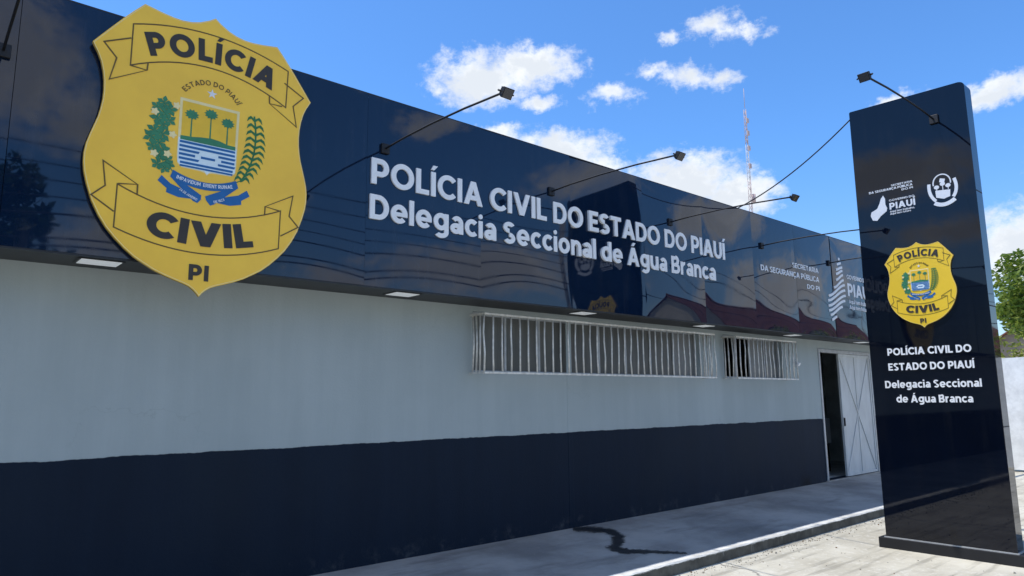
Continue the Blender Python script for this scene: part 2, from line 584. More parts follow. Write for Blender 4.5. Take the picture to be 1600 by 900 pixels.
def tag(o, label, cat, group=None):
    o['label'] = label
    o['category'] = cat
    if group:
        o['group'] = group
    return o


def structure(o):
    o['kind'] = 'structure'
    return o


def copy_tree(o, parent=None):
    c = o.copy()
    C.objects.link(c)
    c.parent = parent
    for ch in o.children:
        copy_tree(ch, c)
    return c


# ------------------------------------------------------------------ lettering (own bold geometric alphabet)
def arc(cx, cy, rx, ry, a0, a1, w, t, n=None):
    """ring piece; w / t = stroke width where it runs upright / level"""
    n = n or max(6, int(abs(a1 - a0) / 9))
    A, B = [], []
    for i in range(n + 1):
        a = radians(a0 + (a1 - a0) * i / n)
        A.append((cx + (rx + w / 2) * cos(a), cy + (ry + t / 2) * sin(a)))
        B.append((cx + (rx - w / 2) * cos(a), cy + (ry - t / 2) * sin(a)))
    return ('s', A, B)


def rect(x0, y0, x1, y1):
    return ('p', [(x0, y0), (x1, y0), (x1, y1), (x0, y1)])


def glyph(c, w=.2):
    """advance-less width and strokes, cap height 1"""
    t = w * .88
    h = w / 2
    P = lambda *q: ('p', list(q))
    acute = lambda x: P((x, 1.08), (x + .15, 1.08), (x + .33, 1.27), (x + .11, 1.27))
    if c in 'ÍÁÚ':
        W, g = glyph({'Í': 'I', 'Á': 'A', 'Ú': 'U'}[c], w)
        return W, g + [acute(W / 2 - .12)]
    if c == 'Ç':
        W, g = glyph('C', w)
        return W, g + [P((.42, -.26), (.56, -.26), (.64, .03), (.48, .03))]
    if c == 'I': return w, [rect(0, 0, w, 1)]
    if c == 'L': return .62, [rect(0, 0, w, 1), rect(w, 0, .62, t)]
    if c == 'E': return .68, [rect(0, 0, w, 1), rect(w, 1 - t, .66, 1), rect(w, .5 - t / 2, .6, .5 + t / 2), rect(w, 0, .68, t)]
    if c == 'T': return .80, [rect(0, 1 - t, .8, 1), rect(.4 - h, 0, .4 + h, 1 - t)]
    if c == 'P': return .76, [rect(0, 0, w, 1), rect(w, 1 - t, .4, 1), rect(w, .30, .4, .30 + t), arc(.4, .65, .36 - h, .35 - t / 2, -90, 90, w, t)]
    if c == 'R': return .80, glyph('P', w)[1] + [P((.34, .31), (.34 + w * 1.2, .31), (.80, 0), (.80 - w * 1.2, 0))]
    if c == 'B': return .80, [rect(0, 0, w, 1), rect(w, 1 - t, .42, 1), rect(w, .5 - t / 2, .46, .5 + t / 2), rect(w, 0, .46, t),
                              arc(.42, .76 - t * .02, .32 - h, .25 - t * .25, -90, 90, w, t), arc(.46, .25 + t * .25, .34 - h, .25 - t * .25, -90, 90, w, t)]
    if c == 'D': return .88, [rect(0, 0, w, 1), rect(w, 1 - t, .40, 1), rect(w, 0, .40, t), arc(.40, .5, .48 - h, .5 - t / 2, -90, 90, w, t)]
    if c in 'OQ':
        g = [arc(.53, .5, .53 - h, .51 - t / 2, 0, 360, w, t, 40)]
        if c == 'Q': g.append(P((.56, .2), (.7, .26), (.98, -.12), (.82, -.12)))
        return 1.06, g
    if c == 'C': return .92, [arc(.53, .5, .53 - h, .51 - t / 2, 42, 318, w, t)]
    if c == 'G': return 1.0, [arc(.53, .5, .53 - h, .51 - t / 2, 42, 320, w, t), rect(.96 - w, .16, .96, .52)]
    if c == 'S':
        k = (.5 - t / 4)
        return .74, [arc(.37, .75, .36 - h, .26 - t / 2 + .0, 28, 270, w * .95, t), arc(.37, .245, .36 - h, .26 - t / 2, 90, -152, w * .95, t)]
    s = w * 1.12
    if c == 'A': return 1.0, [P((0, 0), (s, 0), (.5 + s / 2, 1), (.5 - s / 2, 1)), P((1 - s, 0), (1, 0), (.5 + s / 2, 1), (.5 - s / 2, 1)), rect(.22, .2, .78, .2 + t)]
    if c == 'V': return 1.0, [P((0, 1), (s, 1), (.5 + s / 2, 0), (.5 - s / 2, 0)), P((1 - s, 1), (1, 1), (.5 + s / 2, 0), (.5 - s / 2, 0))]
    if c == 'U': return .84, [rect(0, .4, w, 1), rect(.84 - w, .4, .84, 1), arc(.42, .4, .42 - h, .41 - t / 2, 180, 360, w, t)]
    if c == 'N': return .86, [rect(0, 0, w, 1), rect(.86 - w, 0, .86, 1), P((0, 1), (s, 1), (.86, 0), (.86 - s, 0))]
    if c == 'M': return 1.06, [rect(0, 0, w, 1), rect(1.06 - w, 0, 1.06, 1), P((0, 1), (s, 1), (.53 + s / 2, .2), (.53 - s / 2, .2)), P((1.06 - s, 1), (1.06, 1), (.53 + s / 2, .2), (.53 - s / 2, .2))]
    if c == 'J': return .6, [rect(.6 - w, .3, .6, 1), arc(.27, .3, .33 - h, .31 - t / 2, 200, 360, w, t)]
    if c in '1': return .4, [rect(.4 - w, 0, .4, 1), rect(0, 1 - t, .4 - w, 1)]
    if c == '8': return .76, [arc(.38, .76, .33 - h, .25 - t / 2, 0, 360, w, t, 24), arc(.38, .26, .38 - h, .27 - t / 2, 0, 360, w, t, 24)]
    if c == '2': return .72, [arc(.36, .68, .34 - h, .33 - t / 2, -20, 160, w, t), P((.02, t), (.02 + s, t), (.7, .62), (.5, .56)), rect(0, 0, .72, t)]
    if c == '3': return .72, [arc(.36, .74, .33 - h, .26 - t / 2, -90, 150, w, t), arc(.36, .26, .36 - h, .27 - t / 2, -150, 90, w, t)]
    if c == '4': return .84, [rect(.5, 0, .5 + w, .62), rect(0, .2, .84, .2 + t), P((0, .2 + t * .6), (s, .2 + t * .6), (.6, 1), (.38, 1))]
    X = .77
    if c == 'o': return .80, [arc(.40, X / 2, .40 - h, X / 2 + .01 - t / 2, 0, 360, w, t, 32)]
    if c == 'c': return .68, [arc(.40, X / 2, .40 - h, X / 2 + .01 - t / 2, 46, 314, w, t)]
    if c == 'e': return .79, [arc(.40, X / 2, .40 - h, X / 2 + .01 - t / 2, 0, 318, w, t), rect(w * .8, X / 2 - t * .5, .80 - w * .02, X / 2 + t * .32)]
    if c == 'a': return .70, [rect(.70 - w, 0, .70, .46), arc(.37, .46, .33 - h, X + .01 - .46 - t / 2, 0, 146, w, t), arc(.30, .225, .30 - h, .235 - t / 2, 0, 360, w, t, 24), rect(.3, .46 - t, .6, .46)]
    if c == 'g': return .80, [rect(.80 - w, -.02, .80, X), arc(.40, X / 2 + .02, .39 - h, X / 2 - .01 - t / 2, 0, 360, w, t, 32), arc(.41, -.02, .39 - h, .28 - t / 2, 0, -142, w, t)]
    if c == 'd': return .80, [rect(.80 - w, 0, .80, 1.05), arc(.40, X / 2, .40 - h, X / 2 + .01 - t / 2, 0, 360, w, t, 32)]
    if c == 'b': return .80, [rect(0, 0, w, 1.05), arc(.40, X / 2, .40 - h, X / 2 + .01 - t / 2, 0, 360, w, t, 32)]
    if c == 'q': return .80, [rect(.80 - w, -.26, .80, X), arc(.40, X / 2, .40 - h, X / 2 + .01 - t / 2, 0, 360, w, t, 32)]
    if c == 'l': return w, [rect(0, 0, w, 1.05)]
    if c == 'i': return w, [rect(0, 0, w, X), arc(h, .97, .055, .055, 0, 360, .11, .11, 14)]
    if c == 'n': return .74, [rect(0, 0, w, X), rect(.74 - w, 0, .74, .42), arc(.38, .42, .36 - h, X + .01 - .42 - t / 2, 0, 165, w, t)]
    if c == 'h': return .74, glyph('n', w)[1] + [rect(0, X, w, 1.05)]
    if c == 'u': return .74, [rect(0, .36, w, X), rect(.74 - w, 0, .74, X), arc(.36, .36, .36 - h, .37 - t / 2, 180, 350, w, t)]
    if c == 'm': return 1.14, [rect(0, 0, w, X), rect(.57 - h, 0, .57 + h, .42), rect(1.14 - w, 0, 1.14, .42), arc(.34, .46, .32 - h, X - .46 - t / 2, 0, 165, w, t), arc(.83, .46, .31 - h, X - .46 - t / 2, 0, 165, w, t)]
    if c == 'r': return .46, [rect(0, 0, w, X), arc(.40, .38, .40 - h, X + .01 - .38 - t / 2, 82, 165, w, t)]
    if c == 't': return .50, [rect(.1, .12, .1 + w, .98), rect(0, X - t, .48, X), arc(.36, .2, .26 - h, .2 - t / 2, 180, 300, w, t)]
    if c == 'f': return .48, [rect(.1, 0, .1 + w, .8), rect(0, X - t, .46, X), arc(.38, .8, .28 - h, .26 - t / 2, 70, 180, w, t)]
    if c == ',': return .2, [P((0, -.14), (.1, -.14), (.2, .18), (.02, .18))]
    return .3, []


def layout(text, w, track):
    out, x = [], 0.0
    for c in text:
        if c == ' ':
            x += .34
            continue
        W, g = glyph(c, w)
        out.append((x, W, g))
        x += W + track
    return out, x - track


def put_glyph(mb, g, fn, frame, d0, d1):
    for i, st in enumerate(g):
        dd = d1 + i * .0005
        if st[0] == 'p':
            mb.prism([fn(*q) for q in st[1]], *frame, d0, dd)
        else:
            mb.strip([fn(*q) for q in st[1]], [fn(*q) for q in st[2]], *frame, d0, dd)


def text_line(mb, text, frame, u, v, cap, width=None, w=.2, track=.1, align='L', d0=0.0, d1=.01):
    items, tot = layout(text, w, track)
    sx = cap if width is None else width / tot
    if align == 'R': u -= tot * sx
    if align == 'C': u -= tot * sx / 2
    for x, W, g in items:
        put_glyph(mb, g, lambda a, b: (u + (x + a) * sx, v + b * cap), frame, d0, d1)


def text_arc(mb, text, frame, cu, cv, R, cap, a_mid, span, w=.2, track=.1, inside=False, d0=0.0, d1=.002):
    """lettering on a circle; baseline radius R, span in degrees; inside=True for a smile-shaped line"""
    items, tot = layout(text, w, track)
    L = radians(span) * R
    sx = L / tot
    for x, W, g in items:
        s = (x + W / 2 - tot / 2) * sx / R
        a = radians(a_mid) + (s if inside else -s)
        er = (cos(a), sin(a))
        if inside:
            tu, tv, vu, vv = -sin(a), cos(a), -er[0], -er[1]
        else:
            tu, tv, vu, vv = sin(a), -cos(a), er[0], er[1]
        bx, by = cu + R * er[0], cv + R * er[1]
        put_glyph(mb, g, lambda p, q: (bx + (p - W / 2) * sx * tu + q * cap * vu, by + (p - W / 2) * sx * tv + q * cap * vv), frame, d0, d1)


# ------------------------------------------------------------------ ground
ZG = -.250
rows = [(400, -.35), (-1.2, -.35), (-1.60, -.207), (-1.74, -.207), (-2.05, -.236), (-2.35, ZG), (-400, ZG)]
gv = [(x, y, z) for y, z in rows for x in (-400, 400)]
structure(MB().add(gv, [(2 * i, 2 * i + 2, 2 * i + 3, 2 * i + 1) for i in range(len(rows) - 1)]).build('ground', M_GROUND))
structure(MB().add([(-400, -13.2, ZG + .004), (400, -13.2, ZG + .004), (400, -8.2, ZG + .004), (-400, -8.2, ZG + .004)], [(0, 1, 2, 3)]).build('road', M_ROAD))
sw = MB()
FALL = .0556                       # the sidewalk drains towards the kerb
sw.add([(-14, 9, 0), (15.6, 9, 0), (15.6, 0, 0), (-14, 0, 0), (-14, -1.625, -1.625 * FALL), (15.6, -1.625, -1.625 * FALL), (15.6, -1.625, -.4), (-14, -1.625, -.4)],
       [(3, 2, 1, 0), (4, 5, 2, 3), (7, 6, 5, 4)])
sw.add([(15.6, 9, 0), (15.6, 0, 0), (15.6, -1.625, -1.625 * FALL), (15.6, -1.625, -.4), (15.6, 9, -.4)], [(0, 1, 2, 3, 4)])
structure(sw.build('sidewalk', M_SIDE))


def wobbly_bar(y0, y1, z0, z1, x0, x1, step, amp, rnd):
    """long kerb with uneven worn edges"""
    mb = MB()
    n = int((x1 - x0) / step) + 1
    vs = []
    for i in range(n + 1):
        x = x0 + (x1 - x0) * i / n
        j = lambda k=1.0: (rnd.random() - .5) * amp * k
        chip = .018 if rnd.random() < .05 else 0
        prof = [(y1, z0), (y1 - .002, z1 - .004 + j(.4)), (y0 + .018 + j(.6), z1 + j(.5)), (y0 + .004 + j() + chip, z1 - .014 + j() - chip * .7), (y0 + j(), z0 + .05), (y0 - .004 + j(), z0)]
        vs += [(x, *p) for p in prof]
    k = 6
    fs = [(i * k + q, i * k + q + 1, (i + 1) * k + q + 1, (i + 1) * k + q) for i in range(n) for q in range(k - 1)]
    fs += [tuple(range(k)), tuple(n * k + q for q in range(k))[::-1]]
    mb.add(vs, fs, False)
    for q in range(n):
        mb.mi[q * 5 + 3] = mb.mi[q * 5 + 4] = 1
    return mb


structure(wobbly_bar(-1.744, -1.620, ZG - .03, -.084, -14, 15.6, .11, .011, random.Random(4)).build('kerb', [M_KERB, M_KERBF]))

# loose grit and dry leaf scraps on the forecourt, thickest along the kerb foot
rnd = random.Random(14)
gm = MB()
for i in range(900):
    x = rnd.uniform(1.5, 13)
    dist = abs(rnd.gauss(0, .10)) if i % 3 else rnd.uniform(0, 3.2)
    y = -1.775 - dist
    r = rnd.uniform(.003, .011) * (1.6 if rnd.random() < .06 else 1)
    zb = -.207 - (.029 * min(1, max(0, (-1.74 - y) / .31)) + .014 * min(1, max(0, (-2.05 - y) / .30)))
    a = rnd.uniform(0, 6.28)
    top_ = [(x + r * cos(a + k * 2.09) * rnd.uniform(.5, .8), y + r * sin(a + k * 2.09) * rnd.uniform(.5, .8), zb + r * rnd.uniform(.6, 1.1)) for k in range(3)]
    bot_ = [(x + r * cos(a + k * 2.09), y + r * sin(a + k * 2.09), zb) for k in range(3)]
    gm.add(top_ + bot_, [(0, 1, 2), (0, 3, 4, 1), (1, 4, 5, 2), (2, 5, 3, 0)], mi=0 if rnd.random() < .8 else 1)
go = gm.build('grit', [M_GRIT, M_SCRAP])
go['kind'] = 'stuff'

# damp trickle that runs from the wall foot to the kerb
rnd = random.Random(8)
path = [(6.51, -0.02), (6.66, -0.18), (6.75, -0.37), (6.64, -0.62), (6.38, -0.83), (6.18, -0.95), (6.15, -1.08), (6.27, -1.21), (6.45, -1.36), (6.58, -1.48), (6.69, -1.6)]
wid = [.55, .50, .34, .22, .20, .24, .36, .27, .20, .17, .14]
pp, ww = [], []
for i in range(len(path) - 1):
    for k in range(5):
        q = k / 5
        pp.append((path[i][0] * (1 - q) + path[i + 1][0] * q + rnd.uniform(-.012, .012), path[i][1] * (1 - q) + path[i + 1][1] * q + rnd.uniform(-.01, .01)))
        ww.append((wid[i] * (1 - q) + wid[i + 1] * q) * rnd.uniform(.8, 1.2))
A, B = [], []
for i, p in enumerate(pp):
    a, b = pp[max(0, i - 2)], pp[min(len(pp) - 1, i + 2)]
    dx, dy = b[0] - a[0], b[1] - a[1]
    L = math.hypot(dx, dy)
    A.append((p[0] - dy / L * ww[i] / 2, min(p[1] + dx / L * ww[i] / 2, -.004)))
    B.append((p[0] + dy / L * ww[i] / 2, min(p[1] - dx / L * ww[i] / 2, -.004)))
n = len(A)
sz = lambda q: (q[0], q[1], q[1] * FALL + .004)
st = MB().add([sz(q) for q in A] + [sz(q) for q in pp] + [sz(q) for q in B],
              [(k * n + i, (k + 1) * n + i, (k + 1) * n + i + 1, k * n + i + 1) for k in (0, 1) for i in range(n - 1)])
so = st.build('water_trickle', M_STAIN)
ca_ = so.data.color_attributes.new('wet', 'FLOAT_COLOR', 'POINT')
for i in range(3 * n):
    w_ = 1.0 if n <= i < 2 * n else 0.0
    if i % n > n - 4:
        w_ *= .6
    ca_.data[i].color = (w_, w_, w_, 1)
structure(so)

# ------------------------------------------------------------------ police station
PF, ZB, ZT = -.565, 2.657, 4.551
X0, X1 = -12.0, 18.0
bld = thing('police_station', 'long low police station with grey wall over navy dado and glossy navy fascia', 'building', (6, 0, 0))


def wall_holes(x0, x1, z0, z1, holes, depth, y=0.0):
    """front wall as one mesh with openings and their reveals"""
    mb = MB()
    xs = sorted({x0, x1, *[h[0] for h in holes], *[h[1] for h in holes]})
    zs_ = sorted({z0, z1, *[h[2] for h in holes], *[h[3] for h in holes]})
    for i in range(len(xs) - 1):
        for j in range(len(zs_) - 1):
            cx, cz = (xs[i] + xs[i + 1]) / 2, (zs_[j] + zs_[j + 1]) / 2
            if any(h[0] < cx < h[1] and h[2] < cz < h[3] for h in holes):
                continue
            mb.add([(xs[i], y, zs_[j]), (xs[i + 1], y, zs_[j]), (xs[i + 1], y, zs_[j + 1]), (xs[i], y, zs_[j + 1])], [(0, 1, 2, 3)])
    for a, b, c, d in holes:
        q = [(a, c), (b, c), (b, d), (a, d)]
        for i in range(4):
            p, r = q[i], q[(i + 1) % 4]
            mb.add([(p[0], y, p[1]), (r[0], y, r[1]), (r[0], y + depth, r[1]), (p[0], y + depth, p[1])], [(0, 1, 2, 3)])
    return mb


WIN1 = (4.94, 9.42, 1.89, 2.60)
WIN2 = (10.10, 11.98, 1.89, 2.60)
DOOR = (13.36, 15.72, .02, 2.50)
wm = wall_holes(X0, X1, -.45, 4.30, [WIN1, WIN2, DOOR], .16)
# side and back walls, flat roof
wm.add([(X0, 0, -.45), (X0, 8.5, -.45), (X0, 8.5, 4.3), (X0, 0, 4.3)], [(3, 2, 1, 0)])
wm.add([(X1, 0, -.45), (X1, 8.5, -.45), (X1, 8.5, 4.3), (X1, 0, 4.3)], [(0, 1, 2, 3)])
wm.add([(X0, 8.5, -.45), (X1, 8.5, -.45), (X1, 8.5, 4.3), (X0, 8.5, 4.3)], [(3, 2, 1, 0)])
wm.build('wall', M_WALL, bld)
MB().box(X0 + .02, .012, 4.2, X1 - .02, 8.48, 4.26).build('roof', M_HOUSEG, bld)
# thin plastered-over drain strip and the damp at its foot
MB().bevbox(6.46, -.004, .0, 6.545, .01, 2.64, .003).build('drain_strip', M_WALL, bld)

# interior seen through the doorway and the open casement
inn = MB()
inn.box(12.6, 1.9, 0, 17.6, 2.0, 3.0)
inn.box(12.5, .17, 0, 12.6, 3.7, 3.0)
inn.box(17.6, .17, 0, 17.7, 3.7, 3.0)
inn.box(12.5, .17, 3.0, 17.7, 3.7, 3.1)
inn.build('inner_wall', M_DARKIN, bld)
inn = MB()
inn.box(4.8, 1.8, 1.2, 12.4, 1.9, 3.0)
inn.box(4.8, .17, 2.9, 12.4, 1.8, 3.0)
inn.box(12.38, .17, 1.2, 12.48, 1.9, 3.0)
inn.build('inner_wall', M_SOFFIT, bld)
MB().box(X0 + .05, .165, -.4, X1 - .05, 8.4, .006).build('inner_floor', M_DARKIN, bld)

# fascia: folded composite sheets, each slightly cushioned, tilted and warped
fr = random.Random(11)
PW, PX0 = 1.395, .420
k0 = math.floor((X0 - PX0) / PW)
k = k0
while PX0 + k * PW < X1 - .05:
    a = PX0 + k * PW
    b = min(a + PW, X1)
    w, hgt = b - a, ZT - ZB
    far = max(0.0, min(1.0, (a - 3.0) / 5.0))
    amp = (.003 + .0075 * far) * fr.uniform(.7, 1.25)
    tz = fr.uniform(-.004, .004) * (1 + far)
    tv = fr.uniform(-.003, .003)
    p1, p2, p3 = (fr.uniform(0, 6.28) for _ in range(3))
    w1, w2 = fr.uniform(.0002, .0006), fr.uniform(.0001, .0003)
    if 5.9 < a < 6.1:
        amp, tz = -.004, .020
    if 4.5 < a < 4.7:
        amp, tz = .003, .010
    nx, nz = 34, 40
    vs, fs = [], []
    for j in range(nz + 1):
        for i in range(nx + 1):
            u, v = i / nx * 2 - 1, j / nz * 2 - 1
            x, z = a + .002 + (w - .004) * i / nx, ZB + hgt * j / nz
            low = max(0.0, -v) ** 2
            dsp = amp * (1 - u ** 2) * (1 - abs(v) ** 2.6)
            if k >= 5:
                dsp += amp * .8 * (1 - abs(u) ** 2.4) * math.exp(-((v + .80) / .24) ** 2)
            dsp += tz * u * w / 2 + tv * v
            dsp += w1 * sin(3.1 * x + 2.0 * z + p1) + w2 * sin(7.3 * z + 1.4 * x + p2)
            dsp += far * (.0016 * sin(4.3 * z + 1.9 * x + p3) * (1 - u ** 4) + .0009 * sin(6.1 * x - 2.3 * z + p2))
            vs.append((x, PF - .004 - dsp + max(0.0, abs(tz) - .01) * w * .30, z))
    for j in range(nz):
        for i in range(nx):
            q = j * (nx + 1) + i
            fs.append((q, q + 1, q + nx + 2, q + nx + 1))
    pm = MB().add(vs, fs, True)
    pm.build('fascia_panel', M_PANEL, bld)
    k += 1
fb = MB()
fb.box(X0, PF + .05, ZB + .004, X1, PF + .10, ZT - .012)
fb.box(X0, PF + .10, ZT - .06, X1, .0, ZT - .02)
fb.build('fascia_backing', M_DARKMET, bld)
cp = MB()
cp.box(X0, PF - .002, ZT + .001, X1, PF + .07, ZT + .012)
cp.box(X0, PF - .002, ZB - .014, X1, PF + .012, ZB - .001)
cp.build('fascia_trim', M_DARKMET, bld)
MB().box(X0, PF + .012, ZB + .0, X1, -.001, ZB + .02).build('soffit', M_SOFFIT, bld)
for x in (-4.30, -1.61, 1.08, 3.79, 6.45, 9.10, 11.80, 14.6):
    fx = MB()
    fx.box(x - .155, -.445, ZB - .006, x + .155, -.195, ZB - .0015)
    lt = fx.build('soffit_light', M_DARKMET, bld)
    MB().box(x - .135, -.425, ZB - .010, x + .135, -.215, ZB - .0062).build('diffuser', M_DIFF, lt)

# windows behind the cages
def window(x0, x1, z0, z1, panes, label=None):
    f = MB()
    y0, y1 = .085, .12
    f.box(x0, y0, z0, x1, y1, z0 + .035)
    f.box(x0, y0, z1 - .035, x1, y1, z1)
    n = len(panes)
    for i in range(n + 1):
        x = x0 + (x1 - x0) * i / n
        xa, xb = max(x0, x - .016), min(x1, x + .016)
        f.box(xa, y0 - .003, z0 + .0352, xb, y1 - .003, z1 - .0352)
    w = f.build('window', M_FRAME, bld)
    for i, mt in enumerate(panes):
        if mt is None:
            continue
        xa, xb = x0 + (x1 - x0) * i / n + .017, x0 + (x1 - x0) * (i + 1) / n - .017
        MB().box(xa, .098, z0 + .036, xb, .106, z1 - .036).build('pane', mt, w)


window(*WIN1, [M_PANE, M_PANE, M_PANE, M_PANE, M_PANE, M_PANE, M_PANE, M_PANE2])
window(*WIN2, [None, None, M_PANE2, M_PANE2])

# doorway
df = MB()
a, b, c, d = DOOR
df.bevbox(a, -.018, c, a + .06, .10, d, .006)
df.bevbox(b - .05, -.018, c, b, .10, d, .006)
df.bevbox(a + .0605, -.016, d - .07, b - .0505, .10, d - .001, .006)
dfo = df.build('door_frame', M_FRAME, bld)
dl = MB()
lx0, lx1, lz0, lz1 = 14.22, b - .055, .03, d - .075
dl.box(lx0, .01, lz0, lx1, .035, lz1)
for xa, xb in ((lx0, lx0 + .05), (lx1 - .05, lx1)):
    dl.bevbox(xa, -.008, lz0, xb, .0098, lz1, .004)
for zz in (lz0, lz1 - .05):
    dl.bevbox(lx0 + .0505, -.007, zz, lx1 - .0505, .0098, zz + .05, .004)
leaf = dl.build('door', M_LEAFMET, bld)
br = MB()
fr_door = ((0, 0, 0), (1, 0, 0), (0, 0, 1), (0, -1, 0))
xa, xb, za, zc = lx0 + .055, lx1 - .055, lz0 + .055, lz1 - .055
br.line([(xa, za), (xb, zc)], .020, *fr_door, -.0095, .004)
br.line([(xa, zc), (xb, za)], .020, *fr_door, -.0095, .0065)
br.line([((xa + xb) / 2, za), ((xa + xb) / 2, zc)], .022, *fr_door, -.0095, .002)
br.build('brace', M_LEAFMET, leaf)
hb = MB().bevbox(lx0 + .012, -.035, 1.0, lx0 + .04, -.0085, 1.16, .005)
hb.build('handle', M_DARKMET, leaf)
MB().box(13.30, -.03, -.002, 15.78, .16, .018).build('threshold', M_SIDE, bld)
# desk inside the entrance
dk = thing('counter', 'dim grey counter just inside the dark doorway', 'counter', (14.0, .9, 0))
MB().bevbox(13.3, .78, .0, 15.2, .84, .58, .004).build('base_panel', M_BLACK, dk)
MB().bevbox(13.3, .72, .60, 15.2, 1.2, 1.12, .01).build('front_panel', M_WHITE2, dk)


# ------------------------------------------------------------------ window cages
def cage(x0, x1, label, seed, bend):
    rn = random.Random(seed)
    z0, z1, yf = 1.885, 2.545, -.25
    t = thing('window_grille', label, 'grille', ((x0 + x1) / 2, 0, z0), 'projecting bar grilles over the high windows')
    rl = MB()
    for z in (z0, z1):
        rl.bevbox(x0, yf - .012, z - .012, x1, yf + .012, z + .012, .003)
        for x in (x0, x1):
            rl.box(x - .011, yf + .0125, z - .011, x + .011, .0, z + .011)
    rl.build('rail', M_GRID, t)
    n = int(round((x1 - x0) / .135))
    for i in range(n + 1):
        x = x0 + (x1 - x0) * i / n
        j = lambda: rn.uniform(-bend, bend) * (1.6 if x > x1 - .9 else .7)
        pts = [(x + j() * .4, yf, z0 + .008), (x + j(), yf + rn.uniform(-.008, .012), z0 + .22), (x + j(), yf + rn.uniform(-.008, .012), z0 + .45), (x + j() * .4, yf, z1 - .008)]
        MB().tube(pts, .0112, 6).build('bar', M_GRID, t)
    for x in (x0, x1):
        for i in (1, 2, 3):
            y = yf * (1 - i / 3.6)
            MB().tube([(x + rn.uniform(-.006, .006), y, z0), (x + rn.uniform(-.014, .014), y + rn.uniform(-.01, .01), (z0 + z1) / 2), (x + rn.uniform(-.006, .006), y, z1)], .0112, 6).build('bar', M_GRID, t)
    return t


cage(4.905, 9.47, 'longer projecting window cage of pale vertical bars, left of the other', 2, .0055)
cage(10.06, 12.03, 'shorter projecting window cage of bent pale bars, nearest the doorway', 5, .012)

wf = thing('wall_light', 'tiny white fitting on the grey wall between short cage and doorway', 'wall light', (12.46, -.005, 2.19))
MB().bevbox(12.435, -.03, 2.13, 12.485, -.001, 2.25, .008).build('back_plate', M_WHITE, wf)
MB().tube([(12.46, -.028, 2.19), (12.46, -.075, 2.165)], [.03, .036], 12).build('lamp_shade', M_WHITE, wf)


# ------------------------------------------------------------------ floodlights on long arms
def floodlight(loc):
    """built along local -Y: square base, long rod, tilted lamp head turned back to the board"""
    L = Vector(loc)
    t = thing('floodlight', '', 'floodlight', loc, 'floodlights on long arms')
    at = lambda x, y, z: (L.x + x, L.y + y, L.z + z)
    MB().bevbox(*at(-.045, -.03, -.05), *at(.045, .0, .05), .006).build('base', M_BLACK, t)
    pts = [at(0, -.03, 0), at(0, -.35, .012), at(0, -.8, .012), at(0, -1.3, -.006), at(0, -1.80, -.040)]
    MB().tube(pts, .0095, 8).build('arm', M_BLACK, t)
    hd = MB()
    fr = (at(0, -1.85, -.062), (0, cos(radians(52)), -sin(radians(52))), (0, sin(radians(52)), cos(radians(52))), (1, 0, 0))
    hd.prism([(-.042, .0), (-.030, .030), (.030, .030), (.042, .0), (.042, -.014), (-.042, -.014)], *fr, -.050, .050)
    for i in range(5):
        u = -.03 + i * .015
        hd.prism([(u - .002, .0302), (u + .002, .0302), (u + .002, .040), (u - .002, .040)], *fr, -.045, .045)
    for sx in (-1, 1):
        hd.tube([at(sx * .066, -1.82, -.043), at(sx * .066, -1.85, -.064)], .007, 6)
    hd.tube([at(-.066, -1.82, -.043), at(.066, -1.82, -.043)], .008, 6)
    h = hd.build('lamp_head', M_BLACK, t)
    gl = MB().prism([(-.037, -.0145), (.037, -.0145), (.037, -.0165), (-.037, -.0165)], *fr, -.044, .044)
    gl.build('lamp_glass', M_GLASS, h)
    return t


proto = floodlight((.34, PF - .004, 4.03))
proto['label'] = 'black floodlight arm at far left of the fascia, left of the big badge'
for x, lb in ((3.40, 'black floodlight arm just right of the big badge, above the first letters'),
              (5.67, 'black floodlight arm above the middle of the lettering, lamp before the central cloud'),
              (8.00, 'black floodlight arm by the thin mast, above the last letters'),
              (10.47, 'black floodlight arm above the small white text, reaching behind the tall pillar sign'),
              (12.86, 'farthest black floodlight on the fascia, base beside the striped emblem')):
    c = copy_tree(proto)
    c.location.x = x
    c['label'] = lb
tl = copy_tree(proto)
tl.location = (9.361, -3.588, 4.954)
tl.scale = (1.1, 1.1, 1.1)
tl.rotation_euler = (0, 0, -pi / 2)
tl['label'] = 'black floodlight arm near the top of the tall pillar sign'


# ------------------------------------------------------------------ fascia lettering and logos
FF = ((0, PF - .006, 0), (1, 0, 0), (0, 0, 1), (0, -1, 0))
DA, DB = -.05, .016
lt = thing('wall_lettering', 'two lines of large white raised letters naming the police station on the fascia', 'lettering', (6.3, PF, 3.3))
mb = MB()
text_line(mb, 'POLÍCIA CIVIL DO ESTADO DO PIAUÍ', FF, 3.255, 3.655, .258, 6.10, .225, .105, d0=DA, d1=DB)
mb.build('text_line', M_WHITE, lt)
mb = MB()
text_line(mb, 'Delegacia Seccional de Água Branca', FF, 3.245, 3.305, .243, 5.83, .225, .105, d0=DA, d1=DB)
mb.build('text_line', M_WHITE, lt)

DS = .014
sl = thing('department_lettering', 'three small white right-aligned lines of raised text left of the striped emblem', 'lettering', (11.4, PF, 3.45))
for tx, z, cp_, wd in (('SECRETARIA', 3.785, .088, .95), ('DA SEGURANÇA PÚBLICA', 3.618, .094, 2.0), ('DO PI', 3.462, .080, .47)):
    mb = MB()
    text_line(mb, tx, FF, 12.40, z, cp_, wd, .2, .12, 'R', DA, DS)
    mb.build('text_line', M_WHITE2, sl)

